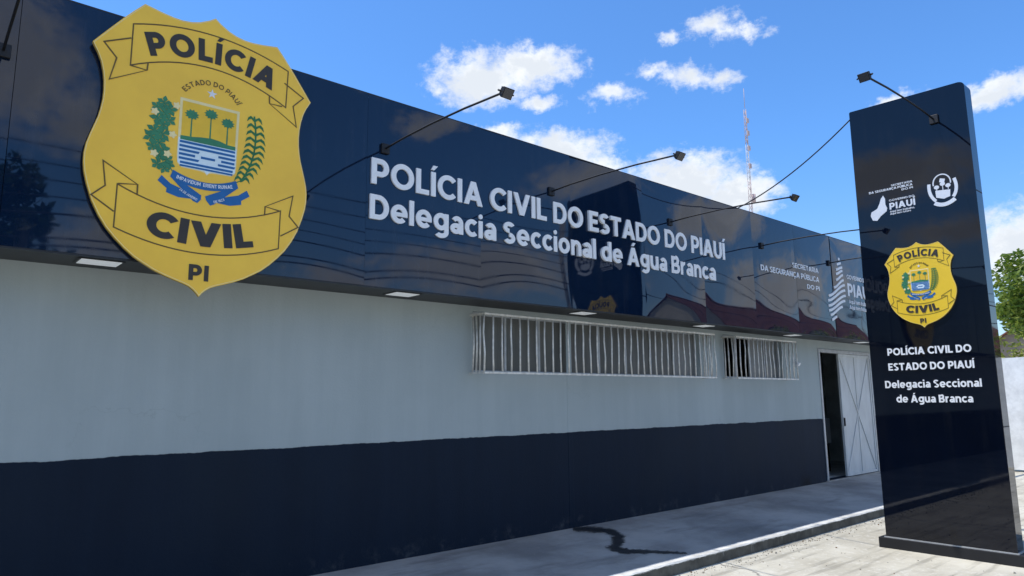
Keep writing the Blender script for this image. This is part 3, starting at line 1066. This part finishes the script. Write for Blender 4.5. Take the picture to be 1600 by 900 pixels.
lg = thing('state_logo', 'white striped state emblem with PIAUÍ beside it, at the far end of the fascia', 'logo', (13.3, PF, 3.0))
mb = MB()
mb.prism([(13.281 + .035 * cos(a), 4.158 + .028 * sin(a)) for a in [i * pi / 6 for i in range(12)]], *FF, DA, DS)
for (xa, za), (xb, zb_) in [((13.18, 4.045), (13.35, 4.085)), ((13.128, 3.94), (13.40, 4.008)), ((13.115, 3.855), (13.39, 3.94)), ((13.10, 3.74), (13.40, 3.86)),
                            ((12.99, 3.585), (13.417, 3.765)), ((12.75, 3.41), (13.444, 3.672)), ((12.706, 3.318), (13.446, 3.57)), ((12.709, 3.222), (13.45, 3.468)),
                            ((12.715, 3.135), (13.41, 3.366)), ((12.76, 3.056), (13.282, 3.242)), ((12.81, 2.97), (13.02, 3.04))]:
    n = 12
    pts = []
    for i in range(n + 1):
        q = i / n
        s_ = q * q * (3 - 2 * q)
        pts.append((xa + (xb - xa) * q, za + (zb_ - za) * (s_ * .75 + q * .25)))
    mb.line(pts, .045, *FF, DA, DS)
mb.build('emblem', M_WHITE2, lg)
for tx, u, z, cp_, wd, w_ in (('GOVERNO DO', 13.56, 3.81, .082, .92, .2), ('PIAUÍ', 13.56, 3.475, .25, 1.02, .22),
                              ('Aqui tem trabalho,', 13.58, 3.335, .075, 1.0, .18), ('Aqui tem futuro', 13.58, 3.225, .075, .86, .18)):
    mb = MB()
    text_line(mb, tx, FF, u, z, cp_, wd, w_, .11, d0=DA, d1=DS)
    mb.build('text_line', M_WHITE2, lg)


# ------------------------------------------------------------------ police badge (shield with banners and state arms)
HALF = [(0, 1.143), (.045, 1.108), (.118, 1.066), (.18, 1.044), (.249, 1.032), (.32, 1.033), (.40, 1.043), (.47, 1.056), (.534, 1.068),
        (.605, .985), (.682, .888), (.77, .77), (.864, .641), (.825, .57), (.80, .51), (.78, .43), (.77, .36), (.766, .285), (.768, .211), (.778, .135), (.79, .07),
        (.81, 0), (.83, -.07), (.85, -.15), (.858, -.22), (.857, -.29), (.848, -.36), (.825, -.45), (.785, -.57), (.735, -.67), (.68, -.755), (.615, -.83), (.55, -.895),
        (.48, -.953), (.42, -.99), (.34, -1.036), (.26, -1.070), (.18, -1.098), (.12, -1.118), (.08, -1.135), (.045, -1.160), (.02, -1.185), (0, -1.21)]
OUTLINE = HALF + [(-a, b) for a, b in HALF[-2:0:-1]]


def bez(p0, p1, p2, n=14):
    return [((1 - q) ** 2 * p0[0] + 2 * q * (1 - q) * p1[0] + q * q * p2[0], (1 - q) ** 2 * p0[1] + 2 * q * (1 - q) * p1[1] + q * q * p2[1]) for q in [i / n for i in range(n + 1)]]


def badge(parent, O, U, N, S, thick, deep, M_yellow, fine=True):
    """builds plate, banners and arms; with deep=True everything hangs under one part named badge"""
    V = Vector((0, 0, 1))
    F = (Vector(O), Vector(U) * S, V * S, Vector(N))
    plate = MB()
    plate.prism(OUTLINE, *F, -thick, 0)
    for i in range(len(plate.f)):
        if len(plate.f[i]) == 4:
            plate.mi[i] = 1
    pl = plate.build('badge' if deep else 'plate', [M_yellow, M_EDGE], parent)
    par = pl if deep else parent
    L = lambda i: (-.001, .0012 + .0012 * i)
    lw = .0095
    # rim
    rim = MB()
    rim.line([(a * .992, b * .992) for a, b in OUTLINE], .004, *F, *L(0), closed=True)
    rim.build('rim', M_CREAM, par)
    # banners
    bn = MB()
    ln = lambda pts, i=0, closed=False: bn.line(pts, lw, *F, *L(i), closed=closed)
    top1 = bez((-.605, .873), (0, 1.10), (.642, .872), 18)
    bot1 = bez((.633, .53), (0, .858), (-.604, .533), 18)
    ln(top1 + bot1, 1, True)
    for s_ in (-1, 1):
        ln([(s_ * .612, .753), (s_ * .792, .662), (s_ * .70, .561), (s_ * .737, .377), (s_ * .487, .527), (s_ * .60, .531)], 2)
        ln([(s_ * .487, .529), (s_ * .483, .592)], 3)
    bn.build('banner', M_LINE, par)
    bn = MB()
    ln = lambda pts, i=0, closed=False: bn.line(pts, lw, *F, *L(i), closed=closed)
    top2 = bez((-.627, -.417), (0, -.705), (.627, -.41), 18)
    bot2 = bez((.622, -.742), (0, -.99), (-.629, -.747), 18)
    ln(top2 + bot2, 1, True)
    for s_ in (-1, 1):
        ln([(s_ * .636, -.63), (s_ * .79, -.53), (s_ * .705, -.444), (s_ * .732, -.258), (s_ * .491, -.395), (s_ * .622, -.413)], 2)
        ln([(s_ * .491, -.397), (s_ * .49, -.472)], 3)
    bn.build('banner', M_LINE, par)
    tx = MB()
    text_arc(tx, 'POLÍCIA', F, 0.012, .742 - 1.32, 1.32, .190, 89.8, 43.0, .27, .10, d0=-.001, d1=.004)
    tx.build('lettering', M_INK, par)
    tx = MB()
    text_arc(tx, 'CIVIL', F, -.008, -.808 + 1.75, 1.75, .200, 270, 27.6, .29, .13, inside=True, d0=-.001, d1=.004)
    tx.build('lettering', M_INK, par)
    tx = MB()
    text_line(tx, 'PI', F, -.012, -1.085, .126, .150, .26, .14, 'C', -.001, .004)
    tx.build('lettering', M_INK, par)
    # state arms
    sm = MB()
    text_arc(sm, 'ESTADO DO PIAUÍ', F, .008, .298, .245, .042, 90, 112, .17, .14, d0=-.001, d1=.0030)
    sm.build('arc_lettering', M_LINE, par)
    star = MB()
    for k in range(5):
        a = pi / 2 + k * 2 * pi / 5
        p = lambda r, t_: (.008 + r * cos(t_), .474 + r * sin(t_))
        star.prism([p(.042, a), p(.016, a + .63), p(.004, a + pi), p(.016, a - .63)], *F, -.001, .0030 + k * .0003)
    star.build('star', M_WHITE2, par)
    X = lambda u: u + .004
    fld = MB()
    fld.prism([(-.232, .382), (.238, .382), (.233, -.10), (.225, -.165), (.195, -.193), (.05, -.198), (.02, -.205), (.004, -.224), (-.012, -.205), (-.05, -.198), (-.19, -.193), (-.222, -.165), (-.231, -.10)], *F, *L(1))
    fld.build('crest', [M_CREAM], par)
    wt = MB()
    wt.prism([(-.228, .05), (.228, .05), (.224, -.155), (.19, -.188), (.03, -.19), (.004, -.214), (-.022, -.19), (-.19, -.188), (-.224, -.155)], *F, *L(2))
    wt.build('water_field', M_PALEBLUE, par)
    og = MB()
    og.prism([(-.212, .357), (.216, .357), (.213, .05), (-.209, .05)], *F, *L(3))
    og.build('sky_field', M_ORANGE, par)
    gr = MB()
    gr.prism([(-.214, .035), (.217, .035), (.216, .066), (.15, .068), (.09, .085), (.02, .092), (-.06, .084), (-.12, .072), (-.213, .066)], *F, *L(4))
    for pu, pv, hb_ in ((-.138, .256, .072), (.010, .296, .085), (.145, .253, .070)):
        gr.prism([(pu - .006, hb_), (pu + .006, hb_), (pu + .004, pv), (pu - .004, pv)], *F, *L(4.2))
        for k in range(11):
            a = k * 2 * pi / 11 + .2
            p = lambda r, t_: (pu + r * cos(t_), pv + r * sin(t_) * .8)
            gr.prism([p(.0, a), p(.040, a - .28), p(.056, a), p(.040, a + .28)], *F, -.001, L(4.4)[1] + .0002 * k)
    gr.build('palm', M_GREEN, par)
    stp = MB()
    ys = [.020, -.014, -.048, -.082, -.116, -.150, -.176]
    for k, yv in enumerate(ys):
        hw = .014 if k < 6 else .010
        xl, xr = (-.216, .216) if k < 5 else (-.205, .205)
        if k in (2, 4):
            for q0, q1 in ((xl, -.07), (.085, xr)):
                stp.prism([(q0, yv - hw / 2 - .004), (q1, yv - hw / 2 - .004), (q1 + .008, yv + hw / 2), (q0, yv + hw / 2)], *F, *L(4))
        elif k == 3:
            for q0, q1 in ((xl, -.095), (-.05, .06), (.11, xr)):
                stp.prism([(q0, yv - hw / 2 - .004), (q1, yv - hw / 2 - .004), (q1, yv + hw / 2), (q0, yv + hw / 2)], *F, *L(4))
        else:
            stp.prism([(xl, yv - hw / 2 - .004), (xr, yv - hw / 2 - .004), (xr, yv + hw / 2), (xl, yv + hw / 2)], *F, *L(4))
    stp.build('stripes', M_BLUE, par)
    # left branch: lobed leaves
    rn = random.Random(3)
    lb = MB()
    spots = [(-.345, .300, .062), (-.395, .255, .055), (-.300, .255, .058), (-.335, .215, .06), (-.385, .165, .062), (-.300, .165, .055), (-.345, .12, .062), (-.400, .06, .066), (-.425, .005, .062), (-.345, .045, .07),
             (-.365, -.03, .07), (-.41, -.07, .055), (-.325, -.085, .058), (-.36, -.13, .055), (-.300, -.155, .055), (-.365, -.205, .055), (-.315, -.225, .052), (-.28, -.19, .045)]
    z = 0
    for (cu, cv, r) in spots:
        a0 = rn.uniform(0, 6.28)
        for k in range(5):
            a = a0 + k * 2 * pi / 5
            p = lambda q, t_: (cu + q * cos(t_), cv + q * sin(t_))
            lb.prism([p(0, a), p(r * .62, a - .52), p(r * rn.uniform(.85, 1.08), a), p(r * .62, a + .52)], *F, -.001, .003 + .00012 * (z % 23))
            z += 1
    for q in ([(-.285, -.20), (-.235, -.262)],):
        lb.line(q, .008, *F, *L(0))
    lb.build('wreath', M_GREEN, par)
    for k, (cu, cv) in enumerate(((-.255, .30), (-.41, .212), (-.272, .055), (-.395, -.125), (-.30, -.11))):
        fl = MB()
        fl.prism([(cu + .026 * cos(t_) * (1 + .25 * cos(5 * t_)), cv + .026 * sin(t_) * (1 + .25 * cos(5 * t_))) for t_ in [i * pi / 10 for i in range(20)]], *F, -.001, .0068 + .0002 * k)
        fl.build('flower', M_CREAM, par)
    # right branch: cane with paired blades
    rb = MB()
    stem = bez((.272, -.222), (.43, .02), (.362, .375), 22)
    rb.line(stem, .014, *F, *L(1))
    z = 0
    for i in range(1, 23, 2):
        u0, v0 = stem[i]
        g = (.060 + .032 * sin(pi * i / 22))
        for s_ in (-1, 1):
            rb.prism([(u0, v0 + .004), (u0 + s_ * g * .55, v0 + .030), (u0 + s_ * g * .86, v0 + .012), (u0 + s_ * g, v0 - .026), (u0 + s_ * g * .72, v0 - .004), (u0 + s_ * g * .45, v0 + .006), (u0, v0 - .022)], *F, -.001, .0034 + .00012 * (z % 11))
            z += 1
    rb.line([(.225, -.245), (.285, -.205)], .008, *F, *L(0))
    rb.build('wreath', M_GREEN2, par)
    # blue ribbons
    rib = MB()
    A = bez((-.25, -.228), (0, -.345), (.236, -.222))
    B = bez((-.268, -.285), (0, -.408), (.258, -.280))
    rib.strip(A, B, *F, *L(3))
    rib.prism([(-.268, -.285), (-.225, -.282), (-.03, -.395), (-.03, -.43), (-.055, -.462), (-.09, -.45)], *F, *L(2))
    rib.prism([(.258, -.280), (.21, -.283), (.0, -.398), (.012, -.43), (.045, -.466), (.075, -.45)], *F, *L(2.3))
    for s_ in (-1, 1):
        c = .0
        rib.prism([(s_ * .33, -.287), (s_ * .356, -.333), (s_ * .288, -.383), (s_ * .29, -.416), (s_ * .20, -.44), (s_ * .095, -.435), (s_ * .085, -.40), (s_ * .18, -.368), (s_ * .262, -.342)], *F, *L(1 + .3 * (s_ > 0)))
    rib.build('ribbon', M_BLUE, par)
    rt_ = MB()
    text_arc(rt_, 'IMPAVIDUM FERIENT RUINAE', F, -.006, .50, .822, .030, 270, 31, .2, .14, inside=True, d0=-.001, d1=.0062)
    rt_.build('motto', M_WHITE2, par)
    rt_ = MB()
    text_arc(rt_, '24 DE JANEIRO', F, .12, .10, .575, .020, 244, 15, .2, .16, inside=True, d0=-.001, d1=.0050)
    rt_.build('date', M_WHITE2, par)
    rt_ = MB()
    text_arc(rt_, 'DE 1823', F, -.12, .10, .575, .020, 294, 9, .2, .16, inside=True, d0=-.001, d1=.0050)
    rt_.build('date', M_WHITE2, par)
    return pl


bs = thing('badge_sign', 'huge yellow shield sign lettered POLÍCIA CIVIL PI hanging over the fascia edges', 'sign', (1.725, PF, 2.41))
badge(bs, (1.725, -.634, 3.62), (1, 0, 0), (0, -1, 0), 1.0, .032, False, M_YEL)
br = MB()
for x in (1.1, 2.35):
    for z in (3.0, 4.2):
        br.box(x - .03, -.6025, z - .03, x + .03, PF + .06, z + .03)
br.build('bracket', M_DARKMET, bs)

# ------------------------------------------------------------------ totem
XT, YA, YB, ZTOP, ZPL = 8.373, -2.979, -4.197, 4.966, .055
TH = .21
tt = thing('pillar_sign', 'tall glossy black pillar sign with small yellow shield and white lettering', 'sign', (9.48, -3.26, ZG))
KT = 1.118                                         # sign drawn in its own units, this many metres each
FT = ((9.361, .750, -.189), (0, -KT, 0), (0, 0, KT), (-KT, 0, 0))
XW, YWA, YWB = 9.361, -2.580, -3.942               # face plane and its two edges in metres
Z0W, ZTW = -.127, 5.363
ua, ub = -YA, -YB
rr = .055
out = [(ua, ZPL), (ub, ZPL)]
out += [(ub - rr + rr * cos(a), ZTOP - .02 - rr + rr * sin(a)) for a in [i * pi / 2 / 6 for i in range(7)]]
out += [(ua + .012, ZTOP + .012), (ua, ZTOP)]
pm = MB().prism(out, *FT, -TH, 0)
bm = bmesh.new()
vv = [bm.verts.new(v) for v in pm.v]
for f in pm.f:
    bm.faces.new([vv[i] for i in f])
bmesh.ops.bevel(bm, geom=[e for e in bm.edges], offset=.006, segments=2, profile=.5, affect='EDGES')
bm.verts.index_update()
body = MB().add([v.co[:] for v in bm.verts], [[v.index for v in f.verts] for f in bm.faces])
bm.free()
body.build('body', M_TOTEM, tt)
MB().bevbox(XW - .03, YWB - .10, ZG - .03, XW + TH * KT + .05, YWA + .078, Z0W - .001, .006).build('plinth', M_BLACK, tt)
ft = MB()
ft.box(XW - .016, YWB - .016, Z0W, XW - .0005, YWA + .014, Z0W + .014)
ft.box(XW - .0004, YWB - .016, Z0W, XW + TH * KT + .01, YWB - .0005, Z0W + .014)
ft.build('foot_trim', M_FRAME, tt)
sj = MB()
for z in (1.23, 2.6, 3.97):
    sj.box(XW + .012, YWB - .0025, z, XW + TH * KT - .012, YWB + .001, z + .013)
sj.build('side_joint', M_BLACK, tt)
badge(tt, (XW - .024, -3.253, 2.948), (0, -1, 0), (-1, 0, 0), .450, .0235, True, mat('yellow_badge_bright', (.86, .565, .03), .35, .05, 1.6))
for tx, u, z, cp_, wd, w_ in (('POLÍCIA CIVIL DO', 3.172, 2.035, .080, .824, .235), ('ESTADO DO PIAUÍ', 3.168, 1.868, .080, .838, .235),
                              ('Delegacia Seccional', 3.117, 1.675, .080, .937, .225), ('de Água Branca', 3.222, 1.517, .080, .74, .225)):
    mb = MB()
    text_line(mb, tx, FT, u, z, cp_, wd, w_, .1, d0=-.002, d1=.008)
    mb.build('text_line', M_WHITE, tt)
for tx, u, z, cp_, wd, w_, al in (('SECRETARIA', 3.600, 3.955, .022, .225, .2, 'R'), ('DA SEGURANÇA PÚBLICA', 3.598, 3.918, .026, .468, .22, 'R'), ('DO PI', 3.600, 3.884, .022, .118, .2, 'R'),
                                  ('GOVERNO DO', 3.338, 3.785, .022, .268, .2, 'L'), ('PIAUÍ', 3.338, 3.690, .075, .27, .24, 'L'),
                                  ('Aqui tem trabalho,', 3.338, 3.655, .020, .26, .2, 'L'), ('Aqui tem futuro', 3.338, 3.628, .020, .22, .2, 'L')):
    mb = MB()
    text_line(mb, tx, FT, u, z, cp_, wd, w_, .12, al, -.002, .006)
    mb.build('text_line', M_WHITE2, tt)
mb = MB()
mb.prism([(3.28, 3.868), (3.253, 3.836), (3.233, 3.781), (3.204, 3.727), (3.138, 3.698), (3.126, 3.657), (3.145, 3.60), (3.192, 3.588), (3.236, 3.635), (3.303, 3.68), (3.312, 3.713), (3.296, 3.759), (3.298, 3.827)], *FT, -.002, .006)
mb.build('state_outline', M_WHITE2, tt)
# white coat of arms
ca = MB()
cu, cv = 3.893, 3.775
ca.line([(cu - .005 + .085 * cos(a), 3.875 + .095 * sin(a)) for a in [pi * (i / 16) for i in range(-1, 18)]], .012, *FT, -.002, .006)
ca.line([(cu + .006 * k, 3.90 + .02 * k) for k in (-1, 0, 1)], .05, *FT, -.002, .0055)
ca.prism([(cu - .075, 3.80), (cu + .07, 3.785), (cu + .062, 3.712), (cu, 3.695), (cu - .072, 3.722)], *FT, -.002, .006)
for px_, pz_ in ((cu - .06, 3.835), (cu, 3.862), (cu + .052, 3.835)):
    ca.prism([(px_ + .026 * cos(a), pz_ + .022 * sin(a)) for a in [i * pi / 5 for i in range(10)]], *FT, -.002, .0062)
    ca.prism([(px_ - .004, 3.795), (px_ + .004, 3.795), (px_ + .003, pz_), (px_ - .003, pz_)], *FT, -.002, .0058)
ca.line(bez((3.762, 3.885), (3.745, 3.76), (3.815, 3.685), 10), .032, *FT, -.002, .006)
ca.line(bez((4.008, 3.90), (4.045, 3.78), (3.985, 3.70), 10), .032, *FT, -.002, .006)
ca.line(bez((3.80, 3.665), (3.89, 3.595), (4.0, 3.675), 12), .042, *FT, -.002, .0065)
ca.build('coat_of_arms', M_WHITE2, tt)

# ------------------------------------------------------------------ overhead feed to the totem
def sag(p, q, s_, n=14):
    p, q = Vector(p), Vector(q)
    return [p.lerp(q, i / n) - Vector((0, 0, s_ * 4 * (i / n) * (1 - i / n))) for i in range(n + 1)]


cb = MB().tube(sag((9.42, -2.576, 5.30), (9.90, PF + .30, ZT - .03), .14), .009, 6)
tag(cb.build('cable', M_CABLE), 'thin black cable sagging from pillar sign corner to the station roof edge', 'cable')

# ------------------------------------------------------------------ background: mast
mst = thing('radio_mast', 'thin red and white lattice radio mast far behind the station roof', 'mast', (117.2, 60, ZG))
MX, MY = 117.4, 60.0
for b in range(8):
    z0, z1 = b * 7.0 + ZG, b * 7.0 + 7.0 + ZG
    sec = MB()
    wd = lambda z: .55 - .30 * z / 56
    for k in range(3):
        a = k * 2 * pi / 3 + .3
        sec.tube([(MX + wd(z0) * cos(a), MY + wd(z0) * sin(a), z0), (MX + wd(z1) * cos(a), MY + wd(z1) * sin(a), z1)], .042, 5)
        a2 = a + 2 * pi / 3
        nseg = 6
        for q in range(nseg):
            za, zb_ = z0 + (z1 - z0) * q / nseg, z0 + (z1 - z0) * (q + 1) / nseg
            ss = (a, a2) if q % 2 else (a2, a)
            sec.tube([(MX + wd(za) * cos(ss[0]), MY + wd(za) * sin(ss[0]), za), (MX + wd(zb_) * cos(ss[1]), MY + wd(zb_) * sin(ss[1]), zb_)], .04, 4)
    sec.build('mast_section', M_RED if b % 2 else M_MWHITE, mst)
an = MB()
an.tube([(MX, MY, 56), (MX, MY, 60)], .05, 5)
an.tube([(MX - 3.2, MY - 1.5, 49.2), (MX, MY, 49.2)], .06, 5)
for z in (44, 47.5, 50.5, 53):
    an.bevbox(MX - .35, MY - .5, z, MX + .35, MY - .2, z + .9, .05)
an.tube([(MX + .5, MY - .4, 37.5), (MX + .5, MY - .4, 39)], .35, 8)
an.build('antenna', M_RED, mst)

# ------------------------------------------------------------------ white wall, hedge, tree and house at the right
ww_ = MB()
rn = random.Random(6)
ny, nz = 44, 8
vs, fs = [], []
for j in range(nz + 1):
    for i in range(ny + 1):
        y = 9.5 - 20.5 * i / ny
        z = ZG - .05 + (2.84 + (rn.uniform(-.02, .02) if j == nz else 0)) * j / nz
        vs.append((21.6 + rn.uniform(-.018, .018), y, z))
for j in range(nz):
    for i in range(ny):
        q = j * (ny + 1) + i
        fs.append((q, q + ny + 1, q + ny + 2, q + 1))
ww_.add(vs, fs, True)
nb = len(vs)
ww_.add([(21.78, v[1], v[2]) for v in vs], [f[::-1] for f in fs], True)
top = nz * (ny + 1)
ww_.add([vs[top + i] for i in range(ny + 1)] + [(21.78, vs[top + i][1], vs[top + i][2]) for i in range(ny + 1)], [(i, ny + 1 + i, ny + 2 + i, i + 1) for i in range(ny)])
wwl = thing('boundary_wall', 'rough whitewashed boundary wall at the right behind the pillar sign', 'wall', (21.6, -1, ZG))
ww_.build('wall', M_WASH, wwl)


def leaves(mb, centre, rad, n, size, rn, squash=1.0, shell=.55):
    for _ in range(n):
        while True:
            p = Vector((rn.uniform(-1, 1), rn.uniform(-1, 1), rn.uniform(-1, 1)))
            if shell * rn.random() < p.length <= 1:
                break
        c = Vector(centre) + Vector((p.x * rad[0], p.y * rad[1], p.z * rad[2]))
        s_ = size * rn.uniform(.6, 1.3)
        d = Vector((rn.uniform(-1, 1), rn.uniform(-1, 1), rn.uniform(-.6, .6))).normalized()
        e = d.cross(Vector((rn.uniform(-1, 1), rn.uniform(-1, 1), rn.uniform(-1, 1))).normalized())
        if e.length < .1:
            continue
        e = e.normalized() * s_ * .45
        d = d * s_
        mb.add([c - d, c - d * .1 + e, c + d, c - d * .1 - e], [(0, 1, 2, 3)])


def tree(name, label, base, height, crown_r, trunk_r, seed, leafmat, nclump, per, size, group=None):
    rn = random.Random(seed)
    t = thing(name, label, 'tree', base, group)
    B = Vector(base)
    tb = MB()
    fork = B + Vector((rn.uniform(-.15, .15), rn.uniform(-.15, .15), height * .38))
    tb.tube([B, B.lerp(fork, .5) + Vector((.05, -.04, 0)), fork], [trunk_r * 1.25, trunk_r, trunk_r * .8], 9)
    ends = []
    for k in range(7):
        a = k * 2 * pi / 7 + rn.uniform(-.3, .3)
        e = fork + Vector((cos(a) * crown_r * rn.uniform(.4, .75), sin(a) * crown_r * rn.uniform(.4, .75), height * rn.uniform(.18, .48)))
        md = fork.lerp(e, .5) + Vector((0, 0, .15))
        tb.tube([fork, md, e], [trunk_r * .5, trunk_r * .32, trunk_r * .12], 6)
        ends.append(e)
        for q in range(2):
            e2 = e + Vector((rn.uniform(-.5, .5), rn.uniform(-.5, .5), rn.uniform(0, .4))) * crown_r * .6
            tb.tube([md.lerp(e, .6), e2], [trunk_r * .2, trunk_r * .06], 5)
            ends.append(e2)
    tb.build('trunk', M_BARK, t)
    cr = MB()
    cz = B.z + height * .70
    for k in range(nclump):
        if k < len(ends):
            c = ends[k]
        else:
            while True:
                p = Vector((rn.uniform(-1, 1), rn.uniform(-1, 1), rn.uniform(-1, 1)))
                if .45 < p.length < 1:
                    break
            c = Vector((B.x + p.x * crown_r, B.y + p.y * crown_r, cz + p.z * height * .30))
        r = crown_r * rn.uniform(.16, .32)
        leaves(cr, c, (r, r, r * .75), per, size, rn)
    cr.build('crown', leafmat, t)
    return t


tree('broadleaf_tree', 'leafy green tree rising behind the whitewashed wall at the right', (28, -1.25, ZG), 6.9, 2.05, .16, 21, M_LEAF, 70, 120, .12)

hg = MB()
rn = random.Random(9)
for i in range(60):
    y = 6 - 16 * i / 60
    leaves(hg, (23.8 + rn.uniform(-.3, .3), y, 2.45 + rn.uniform(-.15, .2)), (.5, .35, 1.0), 150, .075, rn)
hgt_ = thing('hedge', 'yellow-green hedge showing just above the whitewashed wall', 'hedge', (23.8, -1, ZG))
hg.build('foliage', M_LEAF_Y, hgt_)


def house(name, label, x0, x1, y0, y1, eave, ridge, wmat, over=.45, group=None):
    t = thing(name, label, 'house', ((x0 + x1) / 2, (y0 + y1) / 2, ZG), group)
    w = MB()
    w.box(x0, y0, ZG - .02, x1, y1, eave)
    ym = (y0 + y1) / 2
    w.add([(x0 + .001, y0, eave + .001), (x0 + .001, y1, eave + .001), (x0 + .001, ym, ridge - .06)], [(0, 1, 2)])
    w.add([(x1 - .001, y0, eave + .001), (x1 - .001, y1, eave + .001), (x1 - .001, ym, ridge - .06)], [(2, 1, 0)])
    w.build('wall', wmat, t)
    r = MB()
    sl_ = (ridge - eave) / ((y1 - y0) / 2)
    for s_, ye in ((1, y1 + over), (-1, y0 - over)):
        ze = eave - over * sl_ + .04
        r.add([(x0 - over, ym, ridge), (x1 + over, ym, ridge), (x1 + over, ye, ze), (x0 - over, ye, ze),
               (x0 - over, ym, ridge - .09), (x1 + over, ym, ridge - .09), (x1 + over, ye, ze - .09), (x0 - over, ye, ze - .09)],
              [(0, 1, 2, 3), (7, 6, 5, 4), (3, 2, 6, 7), (0, 3, 7, 4), (1, 5, 6, 2)])
    r.tube([(x0 - over, ym, ridge + .02), (x1 + over, ym, ridge + .02)], .11, 8)
    r.build('roof', M_TILE, t)
    for yy, sg in ((y1, 1), (y0, -1)):
        nn = max(2, int((x1 - x0) / 3.2))
        for i in range(nn):
            x = x0 + (x1 - x0) * (i + .5) / nn
            ya, yb_ = sorted((yy + sg * .004, yy + sg * .05))
            f = MB()
            if i == nn // 2:
                f.bevbox(x - .48, ya, ZG, x + .48, yb_, 2.05, .01)
                f.build('door', M_SHUT, t)
            else:
                f.bevbox(x - .6, ya, .95, x + .6, yb_, 2.05, .01)
                f.build('window', M_SHUT, t)
    return t


house('tiled_house', 'low house with brown tiled roof far behind the hedge at the right', 58, 70, 3, 10, 4.3, 6.6, M_HOUSED)
house('tiled_house', 'long pale house with red clay tiled roof across the street from the station', 30, 58, -21.5, -13.9, 4.3, 7.2, M_HOUSEW)

# ------------------------------------------------------------------ across the street: seen mirrored in the fascia
tree('broadleaf_tree', 'tall dark tree across the street facing the left of the fascia', (-.4, -19.5, ZG), 9.3, 3.3, .24, 33, M_LEAF_D, 80, 110, .20, 'trees across the street')
tree('broadleaf_tree', 'lower dark tree across the street beside the tallest one', (4.3, -20.5, ZG), 6.6, 1.5, .13, 35, M_LEAF_D, 34, 70, .16, 'trees across the street')
tree('broadleaf_tree', 'wide dark tree across the street left of the tallest one', (-9.5, -20.0, ZG), 7.4, 3.4, .22, 37, M_LEAF_D, 55, 80, .20, 'trees across the street')

POLES = (-16.0, 19.5, 54.0)
pol = []
for i, x in enumerate(POLES):
    t = thing('utility_pole', ('concrete utility pole across the street, leftmost of three', 'concrete utility pole across the street, middle of three', 'concrete utility pole across the street, rightmost of three')[i], 'utility pole', (x, -14.2, ZG), 'utility poles across the street')
    MB().tube([(x, -14.2, ZG), (x, -14.2, 8.6)], [.15, .09], 8).build('post', M_POLE, t)
    MB().bevbox(x - .05, -15.0, 7.9, x + .05, -13.4, 8.0, .01).build('crossarm', M_POLE, t)
lines = [(-13.5, 8.06, .55), (-14.9, 8.06, .6), (-14.05, 7.3, .5), (-14.05, 6.95, .55), (-14.05, 6.55, .55), (-14.05, 6.1, .7), (-14.05, 5.8, .6)]
lbs = ['highest nearer power line', 'highest farther power line', 'third power line from the top', 'fourth power line from the top', 'fifth power line from the top', 'second lowest power line', 'lowest power line']
for (y, z, s_), lb in zip(lines, lbs):
    mb = MB()
    xs = (-50,) + (POLES + (90,) if y < -14.5 or z in (6.1, 7.3) else POLES[:2])
    for a, b in zip(xs[:-1], xs[1:]):
        mb.tube(sag((a, y, z), (b, y, z), s_, 18), .016 if z > 6.7 else .026, 5, caps=False)
    tag(mb.build('power_line', M_CABLE), lb + ' strung along the far side of the street', 'power line', 'power lines across the street')
